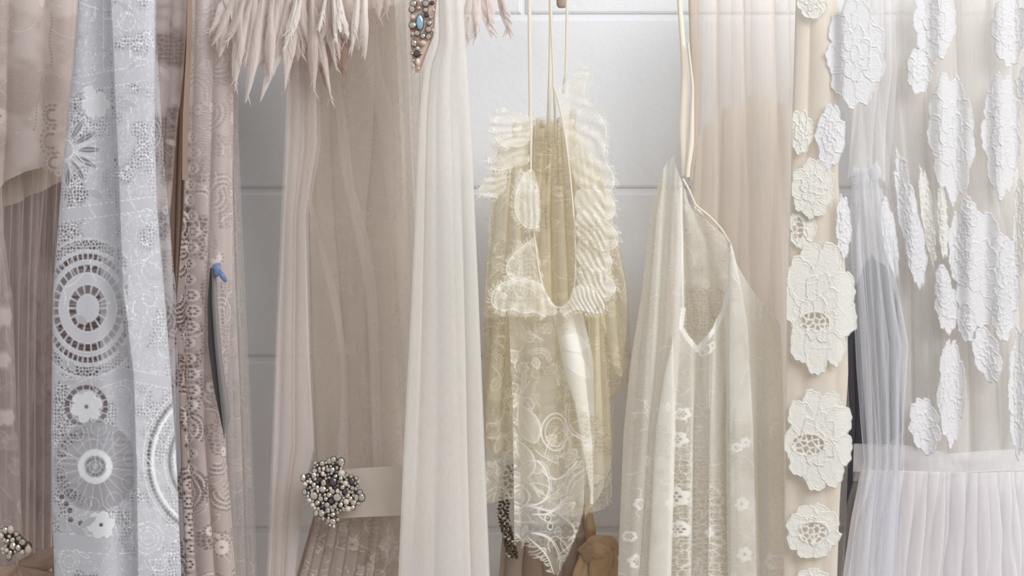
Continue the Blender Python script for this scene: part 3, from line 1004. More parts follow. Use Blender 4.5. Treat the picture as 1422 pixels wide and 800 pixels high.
# ------------------------------------------------------------------ blush lace dress with grey ribbon
def blush_lace():
    t = thing('lace_dress', 'blush lace dress with a dark grey ribbon and a small blue bow', 'dress', (290, 400, -0.24))
    cloth('lining', t, M['tan'], [(-60, 246), (100, 244), (300, 236), (870, 236)], [(-60, 266), (300, 258), (440, 246), (870, 262)], T, 470, -0.13, step=2.5, folds=[(3, 0.6, 0.006, 0.5, 0.3, 1)])
    # pale strip beside the white dress
    cv = Canvas(190, -70, 380, 880)
    chantilly(cv, 41, 60, base=0.72, net=0.7, cloth=0.2)
    cloth('side_panel', t, M['blush_lace'], [(-60, 205), (870, 215)], [(-60, 262), (60, 258), (110, 254), (180, 246), (300, 236), (440, 242), (870, 250)], T, B, -0.2, step=1.3, canvas=cv, folds=[(2, 0.4, 0.006, 0.5, 0.3, 1)])
    cv = Canvas(220, -70, 380, 880)
    stamp_guipure(cv, 52)
    for k in range(30):
        y = 190 + k * 22
        x = 270 + 3 * math.sin(k * 1.3) - 0.01 * y
        cv.disc(x, y, 7, 0.88); cv.ring(x, y, 8, 1.6, 1)
        for a in range(6):
            cv.disc(x + 4 * math.cos(a * 1.047), y + 4.6 * math.sin(a * 1.047), 1.5, 0.03)
        cv.disc(x - 7, y + 11, 2.4, 0.05, 'mix', 0.6)
    for (y0, y1, x) in [(20, 82, 286), (98, 130, 285), (148, 240, 284)]:
        yy_ = np.arange(y0, y1, 4.0)
        for y in yy_:
            cv.stroke([(x - 3, y), (x + 4, y + 2)], 2.2, 0.15, 'mix')
    top_fade = sstep(330, 120, cv.Y) * 0.7
    cv.a = cv.a * (1 - top_fade) + 0.86 * top_fade
    cv.a *= sstep(356, 352, cv.X)
    cloth('front_panel', t, M['blush_lace'], [(-60, 266), (100, 262), (300, 254), (440, 243), (600, 250), (870, 262)],
          [(-60, 322), (150, 324), (400, 322), (600, 312), (700, 320), (870, 332)], T, B, -0.235, step=1.1, canvas=cv,
          folds=[(2.0, 0.4, 0.005, 1.8, 0.2, 1)], seed=13, bulge=0.012, wob=1.0)
    cv = Canvas(270, -70, 390, 880)
    chantilly(cv, 61, 50, base=0.34, net=0.5, cloth=0.16)
    cloth('overlay', t, M['blush_lace'], [(-60, 286), (600, 296), (870, 305)], [(-60, 326), (100, 328), (250, 331), (400, 336), (600, 347), (870, 356)], T, B, -0.215, step=1.4, canvas=cv,
          folds=[(2, 0.9, 0.004, 0.8, 0.3, 1)], seed=14)
    cloth('back_panel', t, M['veil_soft'], [(-60, 262), (870, 270)], [(-60, 326), (200, 332), (400, 340), (600, 350), (870, 360)], T, B, -0.17, step=2, folds=[(4, 0.9, 0.006, 0.8, 0.3, 1)], seed=15)
    # brown ribbon end by the neck
    cloth('strap', t, M['tan'], [(-60, 262), (60, 259), (160, 254), (240, 253)], [(-60, 268), (60, 266), (120, 264), (240, 259)], T, 250, -0.245, step=2)
    # grey ribbon folded double
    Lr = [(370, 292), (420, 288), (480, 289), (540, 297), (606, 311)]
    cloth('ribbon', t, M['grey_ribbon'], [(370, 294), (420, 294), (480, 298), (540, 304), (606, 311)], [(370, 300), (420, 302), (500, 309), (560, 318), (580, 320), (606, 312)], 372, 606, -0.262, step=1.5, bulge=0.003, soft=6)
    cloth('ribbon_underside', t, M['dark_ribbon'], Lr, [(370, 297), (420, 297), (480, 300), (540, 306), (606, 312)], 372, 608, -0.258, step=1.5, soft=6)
    # small blue bow
    pk = Pack()
    for (xa, ya, xb, yb, w) in [(297, 368, 304, 377, 0.0030), (304, 376, 314, 391, 0.0024), (303, 366, 300, 384, 0.0026)]:
        pts = []
        for q in np.linspace(0, 1, 7):
            X, Y_, Z = px(xa + (xb - xa) * q, ya + (yb - ya) * q, -0.268 - 0.002 * math.sin(q * 3.14))
            pts.append((float(X), float(Y_), float(Z)))
        v, f = tube(pts, [w * (0.7 + 0.5 * math.sin(0.5 + 2.4 * q)) for q in np.linspace(0, 1, 7)], 8, True, 0.35)
        pk.add(v, f)
    pk.build('bow', M['blue'], t)


blush_lace()


# ------------------------------------------------------------------ blush tulle gown with jewelled sash
def blush_gown():
    t = thing('tulle_gown', 'blush nude tulle gown with silk sash and beaded brooch at the waist', 'dress', (480, 400, -0.2))
    cloth('back_panel', t, M['nude_lining'], [(-60, 410), (500, 436), (660, 446), (870, 420)], [(-60, 590), (870, 600)], T, B, -0.12, step=2.5, folds=[(4, 1.1, 0.006, 0.5, 0.8, 1)], seed=20)
    cloth('lining', t, M['nude_dense'], [(-60, 405), (200, 422), (400, 430), (660, 440)], [(-60, 560), (660, 590)], T, 668, -0.155, step=2.2,
          folds=[(3, 1.1, 0.005, 0.2, 0.8, 1)], seed=21)
    cv = Canvas(380, -70, 620, 700)
    chantilly(cv, 71, 190, base=0.20, net=0.25, cloth=0.06, op=0.2, big=0.8)
    cv.a *= 0.62
    cv.a *= np.clip(sstep(440, 500, cv.X) + 0.35, 0, 1)
    cloth('lace_overlay', t, M['nude_lace'], [(-60, 400), (250, 416), (500, 434), (660, 446)], [(-60, 575), (660, 590)], T, 664, -0.185, step=1.3, canvas=cv, folds=[(2.5, 1.2, 0.005, 1.2, 0.7, 1)], seed=22)
    # soft inner gathers
    cloth('bodice_drape', t, M['blush_tulle'], [(-60, 396), (250, 408), (400, 424), (640, 442)], [(-60, 585), (660, 590)], T, 660, -0.2, step=1.6,
          folds=[(3, 2.0, 0.006, 0.9, 0.9, 0.9), (9, 0.7, 0.0015, 0.3, 0.9, 1)], seed=23)
    # long loose panel at the left side
    cloth('side_drape', t, M['blush_tulle'], [(-60, 398), (130, 398), (300, 390), (450, 383), (650, 376), (870, 368)],
          [(-60, 440), (200, 446), (300, 428), (400, 430), (500, 432), (620, 438), (680, 424), (870, 404)], T, B, -0.225, step=1.6, folds=[(2.5, 1.7, 0.008, 0.6, 0.4, 1)], seed=24)
    cloth('side_drape_lining', t, M['pale_lining'], [(-60, 400), (130, 401), (300, 394), (450, 386), (650, 379), (870, 371)],
          [(-60, 436), (200, 440), (300, 424), (400, 427), (500, 430), (620, 436), (680, 422), (870, 402)], T, B, -0.215, step=2.0, folds=[(2, 0.7, 0.006, 0.6, 0.4, 1)], seed=25)
    # sash
    cloth('sash', t, M['sash'], [(640, 436), (720, 442)], [(640, 600), (720, 600)], [(0, 656), (0.4, 650), (1, 645)], [(0, 722), (0.4, 718), (1, 714)], -0.235, step=1.6, bulge=0.012,
          crumple=0.001)
    # gathered lace skirt
    cv = Canvas(380, 700, 640, 880)
    chantilly(cv, 73, 90, base=0.5, net=0.4, cloth=0.1)
    cloth('skirt', t, M['nude_lace'], [(700, 444), (870, 398)], [(700, 600), (870, 604)], [(0, 718), (0.4, 716), (1, 712)], B, -0.215, step=1.3, canvas=cv, folds=[(11, 1.4, 0.008, 0.6, 0.5, 0.6)], seed=26)
    cloth('skirt_lining', t, M['taupe'], [(700, 440), (870, 392)], [(700, 600), (870, 604)], 700, B, -0.19, step=2.2, folds=[(8, 1.0, 0.006, 0.6, 0.5, 0.6)], seed=27)
    rnd = random.Random(5)
    br = scatter_brooch(t, [(436, 668, 15), (446, 655, 15), (456, 676, 20), (444, 690, 15), (452, 706, 15), (461, 722, 9), (472, 680, 16), (486, 672, 13), (492, 690, 11), (484, 700, 10), (432, 682, 9), (462, 648, 14), (470, 662, 13), (468, 698, 14), (476, 690, 12)],
                        -0.268, 140, rnd, 1.8, 5.6, ['rhinestone', 'rhinestone', 'crystal', 'pearl', 'crystal', 'rhinestone', 'crystal', 'rhinestone', 'dark_stone', 'crystal', 'pearl'], 'brooch')
    return t


blush_gown()


# ------------------------------------------------------------------ feather bolero
def feather_mesh(rnd, x0, y0, ang, L, w, curl, Y, tip='point', dY=0.0):
    """a soft floppy plume: narrow vane on a thin shaft, split ragged tip"""
    pk = Pack()
    n = 22
    pts, x, y, a = [], x0, y0, ang
    for i in range(n):
        pts.append((x, y))
        x += L / n * math.cos(a); y += L / n * math.sin(a)
        a += curl / n * (0.3 + 1.4 * i / n) + (math.pi / 2 - a) * 0.02
    ph = rnd.random() * 6
    w = w * 1.15
    vs = []
    m = 6
    for i, (x, y) in enumerate(pts):
        t = i / (n - 1)
        (xa, ya), (xb, yb) = pts[max(0, i - 1)], pts[min(n - 1, i + 1)]
        d = math.hypot(xb - xa, yb - ya); nx, ny = -(yb - ya) / d, (xb - xa) / d
        hw = w * (0.35 + 0.65 * math.sin(min(1, t * 1.5) * math.pi / 2)) * (1 - max(0, t - 0.55) / 0.45) ** 0.8 if tip == 'point' else w * (0.4 + 0.6 * t) * (1 if t < 0.9 else 0.8)
        hw *= 1 + 0.22 * math.sin(5 * t + ph)
        for j in range(m):
            q = -1 + 2 * j / (m - 1)
            jag = (rnd.uniform(-0.06, 0.06) if abs(q) == 1 else 0)
            if tip != 'point' and i == n - 1:
                ex = rnd.uniform(-4, 5)
            else:
                ex = 0
            xx = x + nx * hw * (q + jag) + ex * (xb - xa) / d; yy = y + ny * hw * (q + jag) + ex * (yb - ya) / d
            yd = Y + dY * t - 0.0035 * (1 - q * q) + 0.003 * math.sin(4 * t + ph + q)
            X, Yv, Z = px(xx, yy, yd)
            vs.append((float(X), float(Yv), float(Z)))
    fs = [(i * m + j, i * m + j + 1, (i + 1) * m + j + 1, (i + 1) * m + j) for i in range(n - 1) for j in range(m - 1)]
    pk.add(vs, fs)
    # shaft
    line = []
    for i, (x, y) in enumerate(pts):
        X, Yv, Z = px(x, y, Y + dY * i / (n - 1) - 0.0045)
        line.append((float(X), float(Yv), float(Z)))
    v, f = tube(line, [0.0006 * (1 - 0.7 * i / n) for i in range(n)], 5)
    pk.add(v, f)
    # loose barbs
    for _ in range(rnd.randint(2, 6)):
        i = rnd.randint(n // 2, n - 2)
        x, y = pts[i]; s = rnd.choice([-1, 1])
        (xa, ya), (xb, yb) = pts[i - 1], pts[i + 1]
        aa = math.atan2(yb - ya, xb - xa) + s * rnd.uniform(0.25, 0.7)
        l = rnd.uniform(8, 17)
        bl = []
        for q in np.linspace(0, 1, 5):
            X, Yv, Z = px(x + l * q * math.cos(aa) , y + l * q * math.sin(aa) + 2 * q * q, Y + dY * i / n - 0.003)
            bl.append((float(X), float(Yv), float(Z)))
        v, f = tube(bl, [0.0011, 0.0010, 0.0008, 0.0005, 0.0002], 4, True, 0.4)
        pk.add(v, f)
    return pk


def feathers():
    rnd = random.Random(17)
    t = thing('feather_bolero', 'short bolero of drooping blush feathers hanging over the blush tulle gown', 'bolero', (450, 0, -0.26))
    # tulle base the quills are sewn on
    cloth('base', t, M['nude_lining'], [(-100, 318), (-20, 330), (30, 345)], [(-100, 720), (-20, 715), (30, 690)], -110, [(0, -18), (0.2, 20), (0.5, 12), (0.8, -10), (1, -20)], -0.250, step=3, folds=[(6, 0.6, 0.006, 0, 0.3, 1)])
    items = []
    # (x0, y0, angle, L, half width, curl, depth, tip, material)
    for i in range(30):
        x = 318 + i * 5.6 + rnd.uniform(-5, 5)
        L = rnd.uniform(95, 150) if 345 < x < 450 else rnd.uniform(70, 115)
        items.append((x, -30 + rnd.uniform(-12, 12), 1.57 + (400 - x) * 0.0028 + rnd.uniform(-0.3, 0.3), L, rnd.uniform(7, 12), rnd.uniform(-0.5, 0.5), -0.258 - 0.001 * (i % 7), 'point', 'feather'))
    # the long tips that read in the picture
    for (x, y, a, L, w, c) in [(366, -10, 1.72, 165, 8, 0.15), (352, -10, 1.9, 150, 7, -0.3), (336, 0, 1.62, 100, 7, 0.05), (402, -12, 1.80, 170, 8, 0.25), (408, 0, 1.66, 135, 8, 0.1), (434, -12, 1.56, 150, 7, 0.0),
                               (438, 10, 1.40, 145, 5, -0.1), (455, -12, 1.5, 118, 7, -0.2), (380, -10, 1.66, 128, 8, -0.1), (344, -16, 1.9, 90, 6, 0.4),
                               (390, -12, 1.75, 96, 7, 0.1), (470, -14, 1.45, 80, 6, -0.2)]:
        items.append((x, y, a, L, w, c, -0.268, 'point', 'feather'))
    for (x, y, a, L, w, c) in [(420, -12, 1.84, 82, 5, 0.25), (412, -4, 1.78, 84, 4.5, 0.2), (508, -22, 1.62, 112, 6, -0.1), (498, -22, 1.66, 108, 4, 0.1)]:
        items.append((x, y, a, L, w, c, -0.276, 'point', 'feather_pale'))
    for (x, y, a, L, w, c) in [(455, -20, 1.72, 68, 3.5, 0.3), (470, -20, 1.48, 72, 5, -0.25), (462, -20, 1.5, 82, 3, 0.0), (466, -22, 1.4, 66, 4.5, 0.2)]:
        items.append((x, y, a, L, w, c, -0.28, 'ragged', 'feather_pale'))
    for (x, y, a, L, w, c) in [(452, 40, 1.6, 80, 9, 0.0), (472, 20, 1.5, 90, 11, 0.0), (396, 10, 1.7, 70, 12, 0.0)]:
        items.append((x, y, a, L, w, c, -0.256, 'point', 'feather_brown'))
    # group beyond the voile
    for (x, y, a, L, w, c) in [(656, -30, 1.66, 108, 9, 0.1), (664, -30, 1.58, 86, 9, 0.1), (672, -30, 1.45, 88, 8, -0.1), (684, -28, 1.15, 92, 6, 0.15), (668, -30, 1.3, 70, 9, 0.1),
                               (690, -30, 1.3, 60, 6, 0.1), (520, -30, 1.4, 60, 6, 0.1), (535, -30, 1.5, 52, 6, 0.1)]:
        items.append((x, y, a, L, w, c, -0.262, 'point', 'feather'))
    for it in items:
        x, y, a, L, w, c, Y, tip, mt = it
        feather_mesh(rnd, x, y, a, L, w, c, Y, tip, -0.012 + 0.012 * rnd.random()).build('feather', M[mt], t)


feathers()


# ------------------------------------------------------------------ ivory voile gown with crystal appliqué
def voile():
    t = thing('voile_gown', 'plain ivory voile gown with a crystal appliqué at its top', 'dress', (620, 400, -0.32))
    Lc = [(-60, 602), (60, 604), (90, 590), (150, 583), (300, 577), (480, 568), (640, 560), (870, 550)]
    Rc = [(-60, 640), (0, 643), (200, 655), (400, 664), (600, 672), (800, 680), (870, 683)]
    cloth('front_panel', t, M['veil'], Lc, Rc, T, B, -0.328, step=1.8, folds=[(1.5, 0.5, 0.005, 2.2, 0.25, 1), (3, 0.7, 0.003, 1.0, 0.4, 1)], bulge=0.006, seed=30, soft=25)
    cloth('back_panel', t, M['veil'], [(p[0], p[1] + 3) for p in Lc], [(p[0], p[1] - 2) for p in Rc], T, B, -0.300, step=2.2, folds=[(2.5, 1.1, 0.005, 0.2, 0.3, 1)], seed=31, soft=25)
    cloth('side_drape', t, M['veil_soft'], [(-60, 545), (90, 552), (300, 562), (420, 566), (640, 560), (870, 552)], [(-60, 606), (100, 600), (300, 600), (640, 602), (870, 606)], T, B, -0.290, step=2.0, folds=[(2, 1.2, 0.006, 0.9, 0.3, 1)], seed=32, soft=25)
    # appliqué: net backing with bead edge, rows of stones
    pk = Pack()
    edge = [(572, -20), (570, 40), (572, 75), (578, 100), (583, 100), (592, 75), (602, 50), (606, 0), (606, -20)]
    P = [tuple(float(q) for q in px(x, y, -0.351)) for x, y in edge]
    c = tuple(float(q) for q in px(588, 30, -0.353))
    pk.add(P + [c], [(i, i + 1, len(P), len(P)) for i in range(len(P) - 1)] + [(len(P) - 1, 0, len(P), len(P))])
    back = [(p[0], p[1] + 0.0025, p[2]) for p in P] + [(c[0], c[1] + 0.0035, c[2])]
    pk.add(back, [(i + 1, i, len(P), len(P)) for i in range(len(P) - 1)])
    k = (-0.34 - CAM_Y) / F
    for (xa, ya), (xb, yb) in zip(edge[:-1], edge[1:]):
        d = math.hypot(xb - xa, yb - ya)
        for q in np.arange(0, 1, 2.6 / d):
            X, Yv, Z = px(xa + (xb - xa) * q, ya + (yb - ya) * q, -0.353)
            pk.add(*ellipsoid((float(X), float(Yv), float(Z)), (1.3 * k,) * 3, 7, 5))
    base = pk.build('crystal_applique', M['rose_pearl'], t)
    rnd = random.Random(8)
    G = [(574, -8, 4.2, 'rhinestone', 1), (590, -10, 4.6, 'crystal', 1), (574, 5, 4.6, 'rhinestone', 1), (591, 5, 4.8, 'rhinestone', 1), (583, 1, 2.6, 'pearl', 1), (572, 13, 4.2, 'crystal', 1), (581, 11, 3, 'rhinestone', 1), (591, 14, 3.6, 'rhinestone', 1),
         (600, 4, 3, 'dark_stone', 1), (573, 24, 3.8, 'rose_pearl', 1), (583, 31, 5.2, 'crystal_blue', 2.1), (573, 35, 5.0, 'rhinestone', 1), (592, 21, 3.2, 'dark_stone', 1), (598, 24, 3, 'rhinestone', 1), (596, 32, 3.6, 'rhinestone', 1), (595, 41, 4.2, 'rhinestone', 1),
         (579, 46, 4.2, 'rhinestone', 1), (587, 50, 3.6, 'rhinestone', 1), (595, 51, 4.0, 'rhinestone', 1), (573, 47, 2.4, 'rose_pearl', 1), (587, 60, 5.5, 'rose_pearl', 0.8), (575, 60, 4.0, 'rhinestone', 1.3), (580, 67, 2.6, 'pearl', 1),
         (579, 75, 4.6, 'dark_stone', 1), (572, 74, 2.2, 'rhinestone', 1), (585, 74, 2.2, 'rhinestone', 1), (580, 86, 3.4, 'pearl', 1.6), (574, 84, 2.0, 'rhinestone', 1.2), (574, 92, 2.2, 'rose_pearl', 1.5), (581, 95, 2.2, 'rose_pearl', 1.2), (602, 14, 2.4, 'rose_pearl', 1), (601, 42, 2.2, 'rose_pearl', 1)]
    for (x, y, r, kd, tall) in G:
        X, Yv, Z = px(x, y, -0.357)
        jewel(kd, (float(X), float(Yv), float(Z)), r * k, rnd, base, tall)


voile()


# ------------------------------------------------------------------ taupe gown with beaded strap and knotted sash behind the ivory lace
def taupe_gown():
    t = thing('tulle_gown', 'taupe tulle gown with caramel knotted sash, glimpsed low behind the ivory ruffled dress', 'dress', (770, 760, -0.09))
    cloth('skirt', t, M['taupe'], [(720, 700), (760, 696), (870, 688)], [(690, 800), (760, 824), (870, 860)], [(0, 745), (0.3, 752), (0.7, 735), (1, 690)], B, -0.075, step=2, folds=[(5, 1.3, 0.007, 0.3, 0.4, 1)], bulge=0.015)
    cloth('lining', t, M['mocha'], [(720, 730), (870, 720)], [(690, 812), (760, 822), (870, 852)], [(0, 770), (0.7, 755), (1, 740)], B, -0.055, step=2.5, folds=[(3, 0.6, 0.006, 0.3, 0.4, 1)])
    # beaded rope
    k = (-0.1 - CAM_Y) / F
    pk = Pack()
    rnd = random.Random(3)
    path = [(710, 645), (703, 685), (698, 712), (703, 735), (708, 755), (712, 775)]
    for i in range(150):
        q = i / 149 * (len(path) - 1); a = int(min(q, len(path) - 2)); f = q - a
        x = path[a][0] * (1 - f) + path[a + 1][0] * f; y = path[a][1] * (1 - f) + path[a + 1][1] * f
        x += 6.5 * math.cos(i * 1.1); dy = -0.006 * math.sin(i * 1.1)
        X, Yv, Z = px(x, y, -0.105 + dy)
        pk.add(*ellipsoid((float(X), float(Yv), float(Z)), (2.5 * k, 2.3 * k, 2.0 * k), 8, 5), 0 if i % 5 else 1)
    st = pk.build('beaded_strap', [M['setting'], M['pearl']], t)
    # knot: three fat crossing loops and two tails
    pk = Pack()

    def rope(pts, r, flat=0.8):
        out = []
        P = np.array(pts, float)
        tt = np.linspace(0, len(P) - 1, 26)
        for q in tt:
            a = int(min(q, len(P) - 2)); f = q - a; f = f * f * (3 - 2 * f)
            p = P[a] * (1 - f) + P[a + 1] * f
            X, Yv, Z = px(p[0], p[1], p[2])
            out.append((float(X), float(Yv), float(Z)))
        out = np.array(out)
        for _ in range(3):
            out[1:-1] = (out[:-2] + out[1:-1] * 2 + out[2:]) / 4
        v, f = tube(out, r, 28, True, flat, 0.13, len(pts) + r * 900)
        pk.add(v, f)
    rope([(812, 768, -0.10), (826, 754, -0.115), (846, 756, -0.11), (850, 772, -0.1)], 0.0085)
    rope([(818, 775, -0.105), (834, 765, -0.128), (842, 780, -0.11), (828, 790, -0.1)], 0.0095)
    rope([(822, 760, -0.108), (838, 772, -0.122), (832, 792, -0.118), (836, 860, -0.112)], 0.0105)
    rope([(820, 775, -0.1), (812, 800, -0.108), (806, 870, -0.104)], 0.0120, 0.5)
    rope([(846, 765, -0.11), (851, 790, -0.112), (850, 868, -0.108)], 0.0080, 0.6)
    rope([(822, 755, -0.095), (820, 735, -0.1), (814, 700, -0.095)], 0.0052, 0.5)
    pk.build('knotted_sash', M['caramel'], t)


taupe_gown()


# ------------------------------------------------------------------ ivory ruffled lace blouse-dress
def ruffled():
    t = thing('ruffled_dress', 'ivory lace dress with a ruffled deep neckline and eyelash hems, on thin straps', 'dress', (770, 400, -0.2))
    # thin hanging straps
    def strap(pts, w, Y):
        P = [tuple(float(q) for q in px(x, y, Y)) for x, y in pts]
        v, f = tube(P, w * (Y - CAM_Y) / F, 8, True, 0.35)
        pk = Pack(); pk.add(v, f)
        return pk.build('strap', M['ivory_satin'], t)
    strap([(735, -60), (735.5, 40), (736, 90), (736.5, 130), (737, 175), (737, 215)], 2.6, -0.205)
    strap([(764, -60), (765, 40), (764, 100), (762, 160), (763, 200)], 2.6, -0.18)
    strap([(763, -60), (766, 40), (768, 90), (770, 140), (772, 200)], 1.6, -0.207)
    strap([(788, -60), (787.5, 20), (787, 60), (786, 100), (782, 130)], 2.0, -0.17)
    # back body
    cloth('back_panel', t, M['ivory_back'], [(150, 690), (250, 684), (420, 672), (640, 670)], [(150, 822), (250, 840), (400, 872), (520, 878), (640, 870)], [(0, 230), (0.2, 170), (0.6, 165), (1, 240)], [(0, 560), (0.3, 600), (0.7, 620), (1, 520)], -0.13, step=2,
          folds=[(7, 1.3, 0.008, 0.3, 0.5, 1)], seed=40)
    cv = Canvas(640, 80, 900, 700)
    chantilly(cv, 81, 130, base=0.24, net=0.5, cloth=0.15)
    cloth('back_lace', t, M['ivory_lace'], [(150, 692), (250, 686), (420, 672), (640, 668)], [(150, 815), (250, 838), (400, 868), (520, 872), (640, 862)], [(0, 250), (0.25, 170), (0.6, 160), (0.8, 190), (1, 290)], [(0, 600), (0.3, 640), (0.7, 640), (0.85, 560), (1, 510)], -0.155, step=1.4, canvas=cv,
          folds=[(5, 0.8, 0.010, 0.3, 0.5, 1)], seed=41)
    # inside of the neck: yellowish layered lining
    cloth('neck_lining', t, M['ivory_back'], [(160, 742), (300, 736), (430, 738)], [(160, 800), (430, 806)], [(0, 175), (0.5, 168), (1, 150)], 440, -0.165, step=1.6, folds=[(4, 1.8, 0.009, 0.3, 0.4, 1)], seed=42)
    cv = Canvas(720, 100, 830, 460)
    chantilly(cv, 83, 46, base=0.42, net=0.5, cloth=0.15, big=0.7)
    cloth('neck_lace', t, M['ivory_lace'], [(160, 748), (300, 738), (430, 742)], [(160, 792), (430, 800)], [(0, 180), (0.4, 172), (1, 168)], 438, -0.178, step=1.2, canvas=cv, folds=[(3, 1.1, 0.010, 2.0, 0.4, 1)], seed=43)
    # piped edges of the deep U neckline
    def piping(pts, w, Y):
        P = []
        q = np.linspace(0, len(pts) - 1, 50)
        A = np.array(pts, float)
        xs = np.interp(q, range(len(pts)), A[:, 0]); ys = np.interp(q, range(len(pts)), A[:, 1])
        P = np.stack(px(xs, ys, np.full(50, Y)), -1)
        for _ in range(6):
            P[1:-1] = (P[:-2] + 2 * P[1:-1] + P[2:]) / 4
        v, f = tube(P, w * (Y - CAM_Y) / F, 8, True, 0.6)
        pk = Pack(); pk.add(v, f)
        pk.build('piping', M['ivory_satin'], t)
    piping([(737, 165), (737, 230), (738, 290), (743, 340), (750, 390), (760, 420), (775, 431), (790, 424), (799, 400), (800, 360), (797, 300), (791, 230), (784, 180), (776, 140), (768, 118)], 1.3, -0.222)
    # side fronts under the ruffles
    cv = Canvas(660, 120, 760, 460)
    chantilly(cv, 85, 50, base=0.30, net=0.5, cloth=0.15, big=0.8)
    cloth('front_side', t, M['ivory_lace'], [(180, 694), (300, 680), (440, 672)], [(180, 734), (300, 734), (360, 742), (440, 760)], [(0, 215), (1, 180)], 440, -0.188, step=1.3, canvas=cv, folds=[(3, 0.9, 0.009, 0.3, 0.4, 1)], seed=44)
    cv = Canvas(780, 120, 890, 560)
    chantilly(cv, 86, 60, base=0.28, net=0.5, cloth=0.15, big=0.8)
    hem = [(840, 470), (848, 500), (856, 516), (866, 522), (870, 500), (876, 450)]
    cloth('front_side', t, M['ivory_lace'], [(180, 790), (300, 798), (440, 800)], [(180, 822), (300, 850), (400, 870), (520, 874)], [(0, 165), (1, 230)], [(0, 440), (0.5, 450), (0.75, 520), (0.9, 526), (1, 440)], -0.186, step=1.3, canvas=cv, folds=[(4, 0.9, 0.009, 0.9, 0.4, 1)], seed=45)
    # ruffles: each a piece of scalloped lace gathered on its inner edge, free hem with eyelash threads
    def ruffle(pts, hem_from, hem_to, anchor, Y, seed, base=0.55, pleat=9.0, amp=0.005, mat='ruffle_lace', lift=0.008):
        rnd = random.Random(seed)
        xs = [p[0] for p in pts]; ys = [p[1] for p in pts]
        cv = Canvas(min(xs) - 14, min(ys) - 14, max(xs) + 14, max(ys) + 16)
        chantilly(cv, seed, max(5, int(cv.w * cv.h / 420)), base=base, net=0.6, cloth=0.2, big=0.55)
        ax, ay, horiz = anchor
        # a denser, corded band along the hem
        loop = smooth_loop(pts, True, 2)
        hem = smooth_loop(pts[hem_from:hem_to + 1], False, 2)
        m = poly_mask(cv, loop)
        cv.a = cv.a * m
        for k in range(len(hem) - 1):
            for off, w in ((0, 1.8), (4, 1.1)):
                c = np.array([np.mean(xs), np.mean(ys)])
                p0 = hem[k] + (c - hem[k]) / (np.linalg.norm(c - hem[k]) + 1e-6) * off
                p1 = hem[k + 1] + (c - hem[k + 1]) / (np.linalg.norm(c - hem[k + 1]) + 1e-6) * off
                cv.stroke([tuple(p0), tuple(p1)], w, 1.0)
        area = sum((loop[i][0] * loop[(i + 1) % len(loop)][1] - loop[(i + 1) % len(loop)][0] * loop[i][1]) for i in range(len(loop)))
        fringe(cv, rnd, [tuple(p) for p in hem], 7, 2.4, 0.95, 0.35, flip=-1 if area > 0 else 1)

        def dep(x, y, S, V):
            if horiz:      # gathered on a near-vertical edge at x = ax: pleats run sideways
                k = np.clip(np.abs(x - ax) / 50.0, 0, 1)
                ph = (y - ay) * (1 - 0.25 * k) / pleat * 6.283 + 7 * vnoise(x / 34, y / 22, seed)
            else:
                k = np.clip(np.abs(y - ay) / 40.0, 0, 1)
                ph = (x - ax) * (1 - 0.2 * k) / pleat * 6.283 + 7 * vnoise(x / 22, y / 34, seed)
            return -0.3 * amp * (0.25 + 0.75 * k) * np.sin(ph) * (0.5 + vnoise(x / 30, y / 30, seed + 4)) - lift * k
        cloth('ruffle', t, M[mat], cv.x0 + 1, cv.x0 + cv.w - 2, cv.y0 + 1, cv.y0 + cv.h - 2, Y, step=1.0, canvas=cv, dep=dep, seed=seed)

    HL = (738, 150, True)
    HR = (790, 100, True)
    ruffle([(740, 196), (704, 188), (684, 206), (676, 226), (688, 238), (712, 232), (738, 228)], 1, 5, HL, -0.200, 102, 0.45, 11)
    ruffle([(704, 230), (690, 240), (668, 258), (664, 268), (678, 272), (692, 274), (704, 264)], 1, 5, HL, -0.196, 104, 0.5, 9)
    ruffle([(740, 158), (702, 153), (688, 160), (684, 184), (694, 200), (706, 206), (738, 202)], 1, 5, HL, -0.212, 101, 0.55, 10)
    ruffle([(740, 232), (728, 240), (717, 266), (714, 290), (724, 312), (738, 318), (749, 314), (752, 290), (746, 250)], 1, 6, (738, 232, False), -0.222, 105, 0.55, 9, 0.003)
    ruffle([(742, 326), (734, 336), (712, 354), (702, 372), (708, 388), (734, 392), (758, 402), (750, 360)], 1, 5, HL, -0.216, 107, 0.6, 12)
    ruffle([(752, 390), (716, 386), (692, 396), (682, 410), (684, 426), (700, 433), (712, 428), (727, 436), (742, 432), (757, 440), (776, 436), (772, 426), (762, 412)], 1, 9, (752, 385, False), -0.230, 108, 0.62, 13, 0.004)
    ruffle([(768, 130), (776, 122), (796, 106), (819, 88), (812, 112), (809, 140), (830, 156), (843, 178), (839, 204), (838, 222), (852, 242), (854, 258), (840, 272), (800, 266), (786, 200), (776, 150)], 2, 12, HR, -0.215, 110, 0.45, 21, 0.003)
    ruffle([(797, 262), (822, 262), (846, 270), (856, 288), (850, 304), (826, 306), (798, 298)], 1, 5, HR, -0.220, 111, 0.5, 13, 0.003)
    ruffle([(797, 292), (824, 298), (846, 310), (860, 328), (854, 346), (834, 348), (800, 334)], 1, 5, HR, -0.228, 112, 0.55, 13, 0.003)
    ruffle([(798, 332), (830, 344), (851, 358), (847, 376), (822, 374), (800, 366)], 1, 4, HR, -0.224, 113, 0.5, 12, 0.004)
    ruffle([(798, 366), (830, 374), (855, 392), (854, 410), (836, 412), (800, 400)], 1, 4, HR, -0.230, 114, 0.55, 12, 0.003)
    ruffle([(799, 394), (814, 398), (830, 408), (839, 422), (837, 436), (816, 432), (798, 428), (782, 438), (774, 430), (790, 420)], 1, 7, HR, -0.236, 115, 0.62, 10, 0.004)
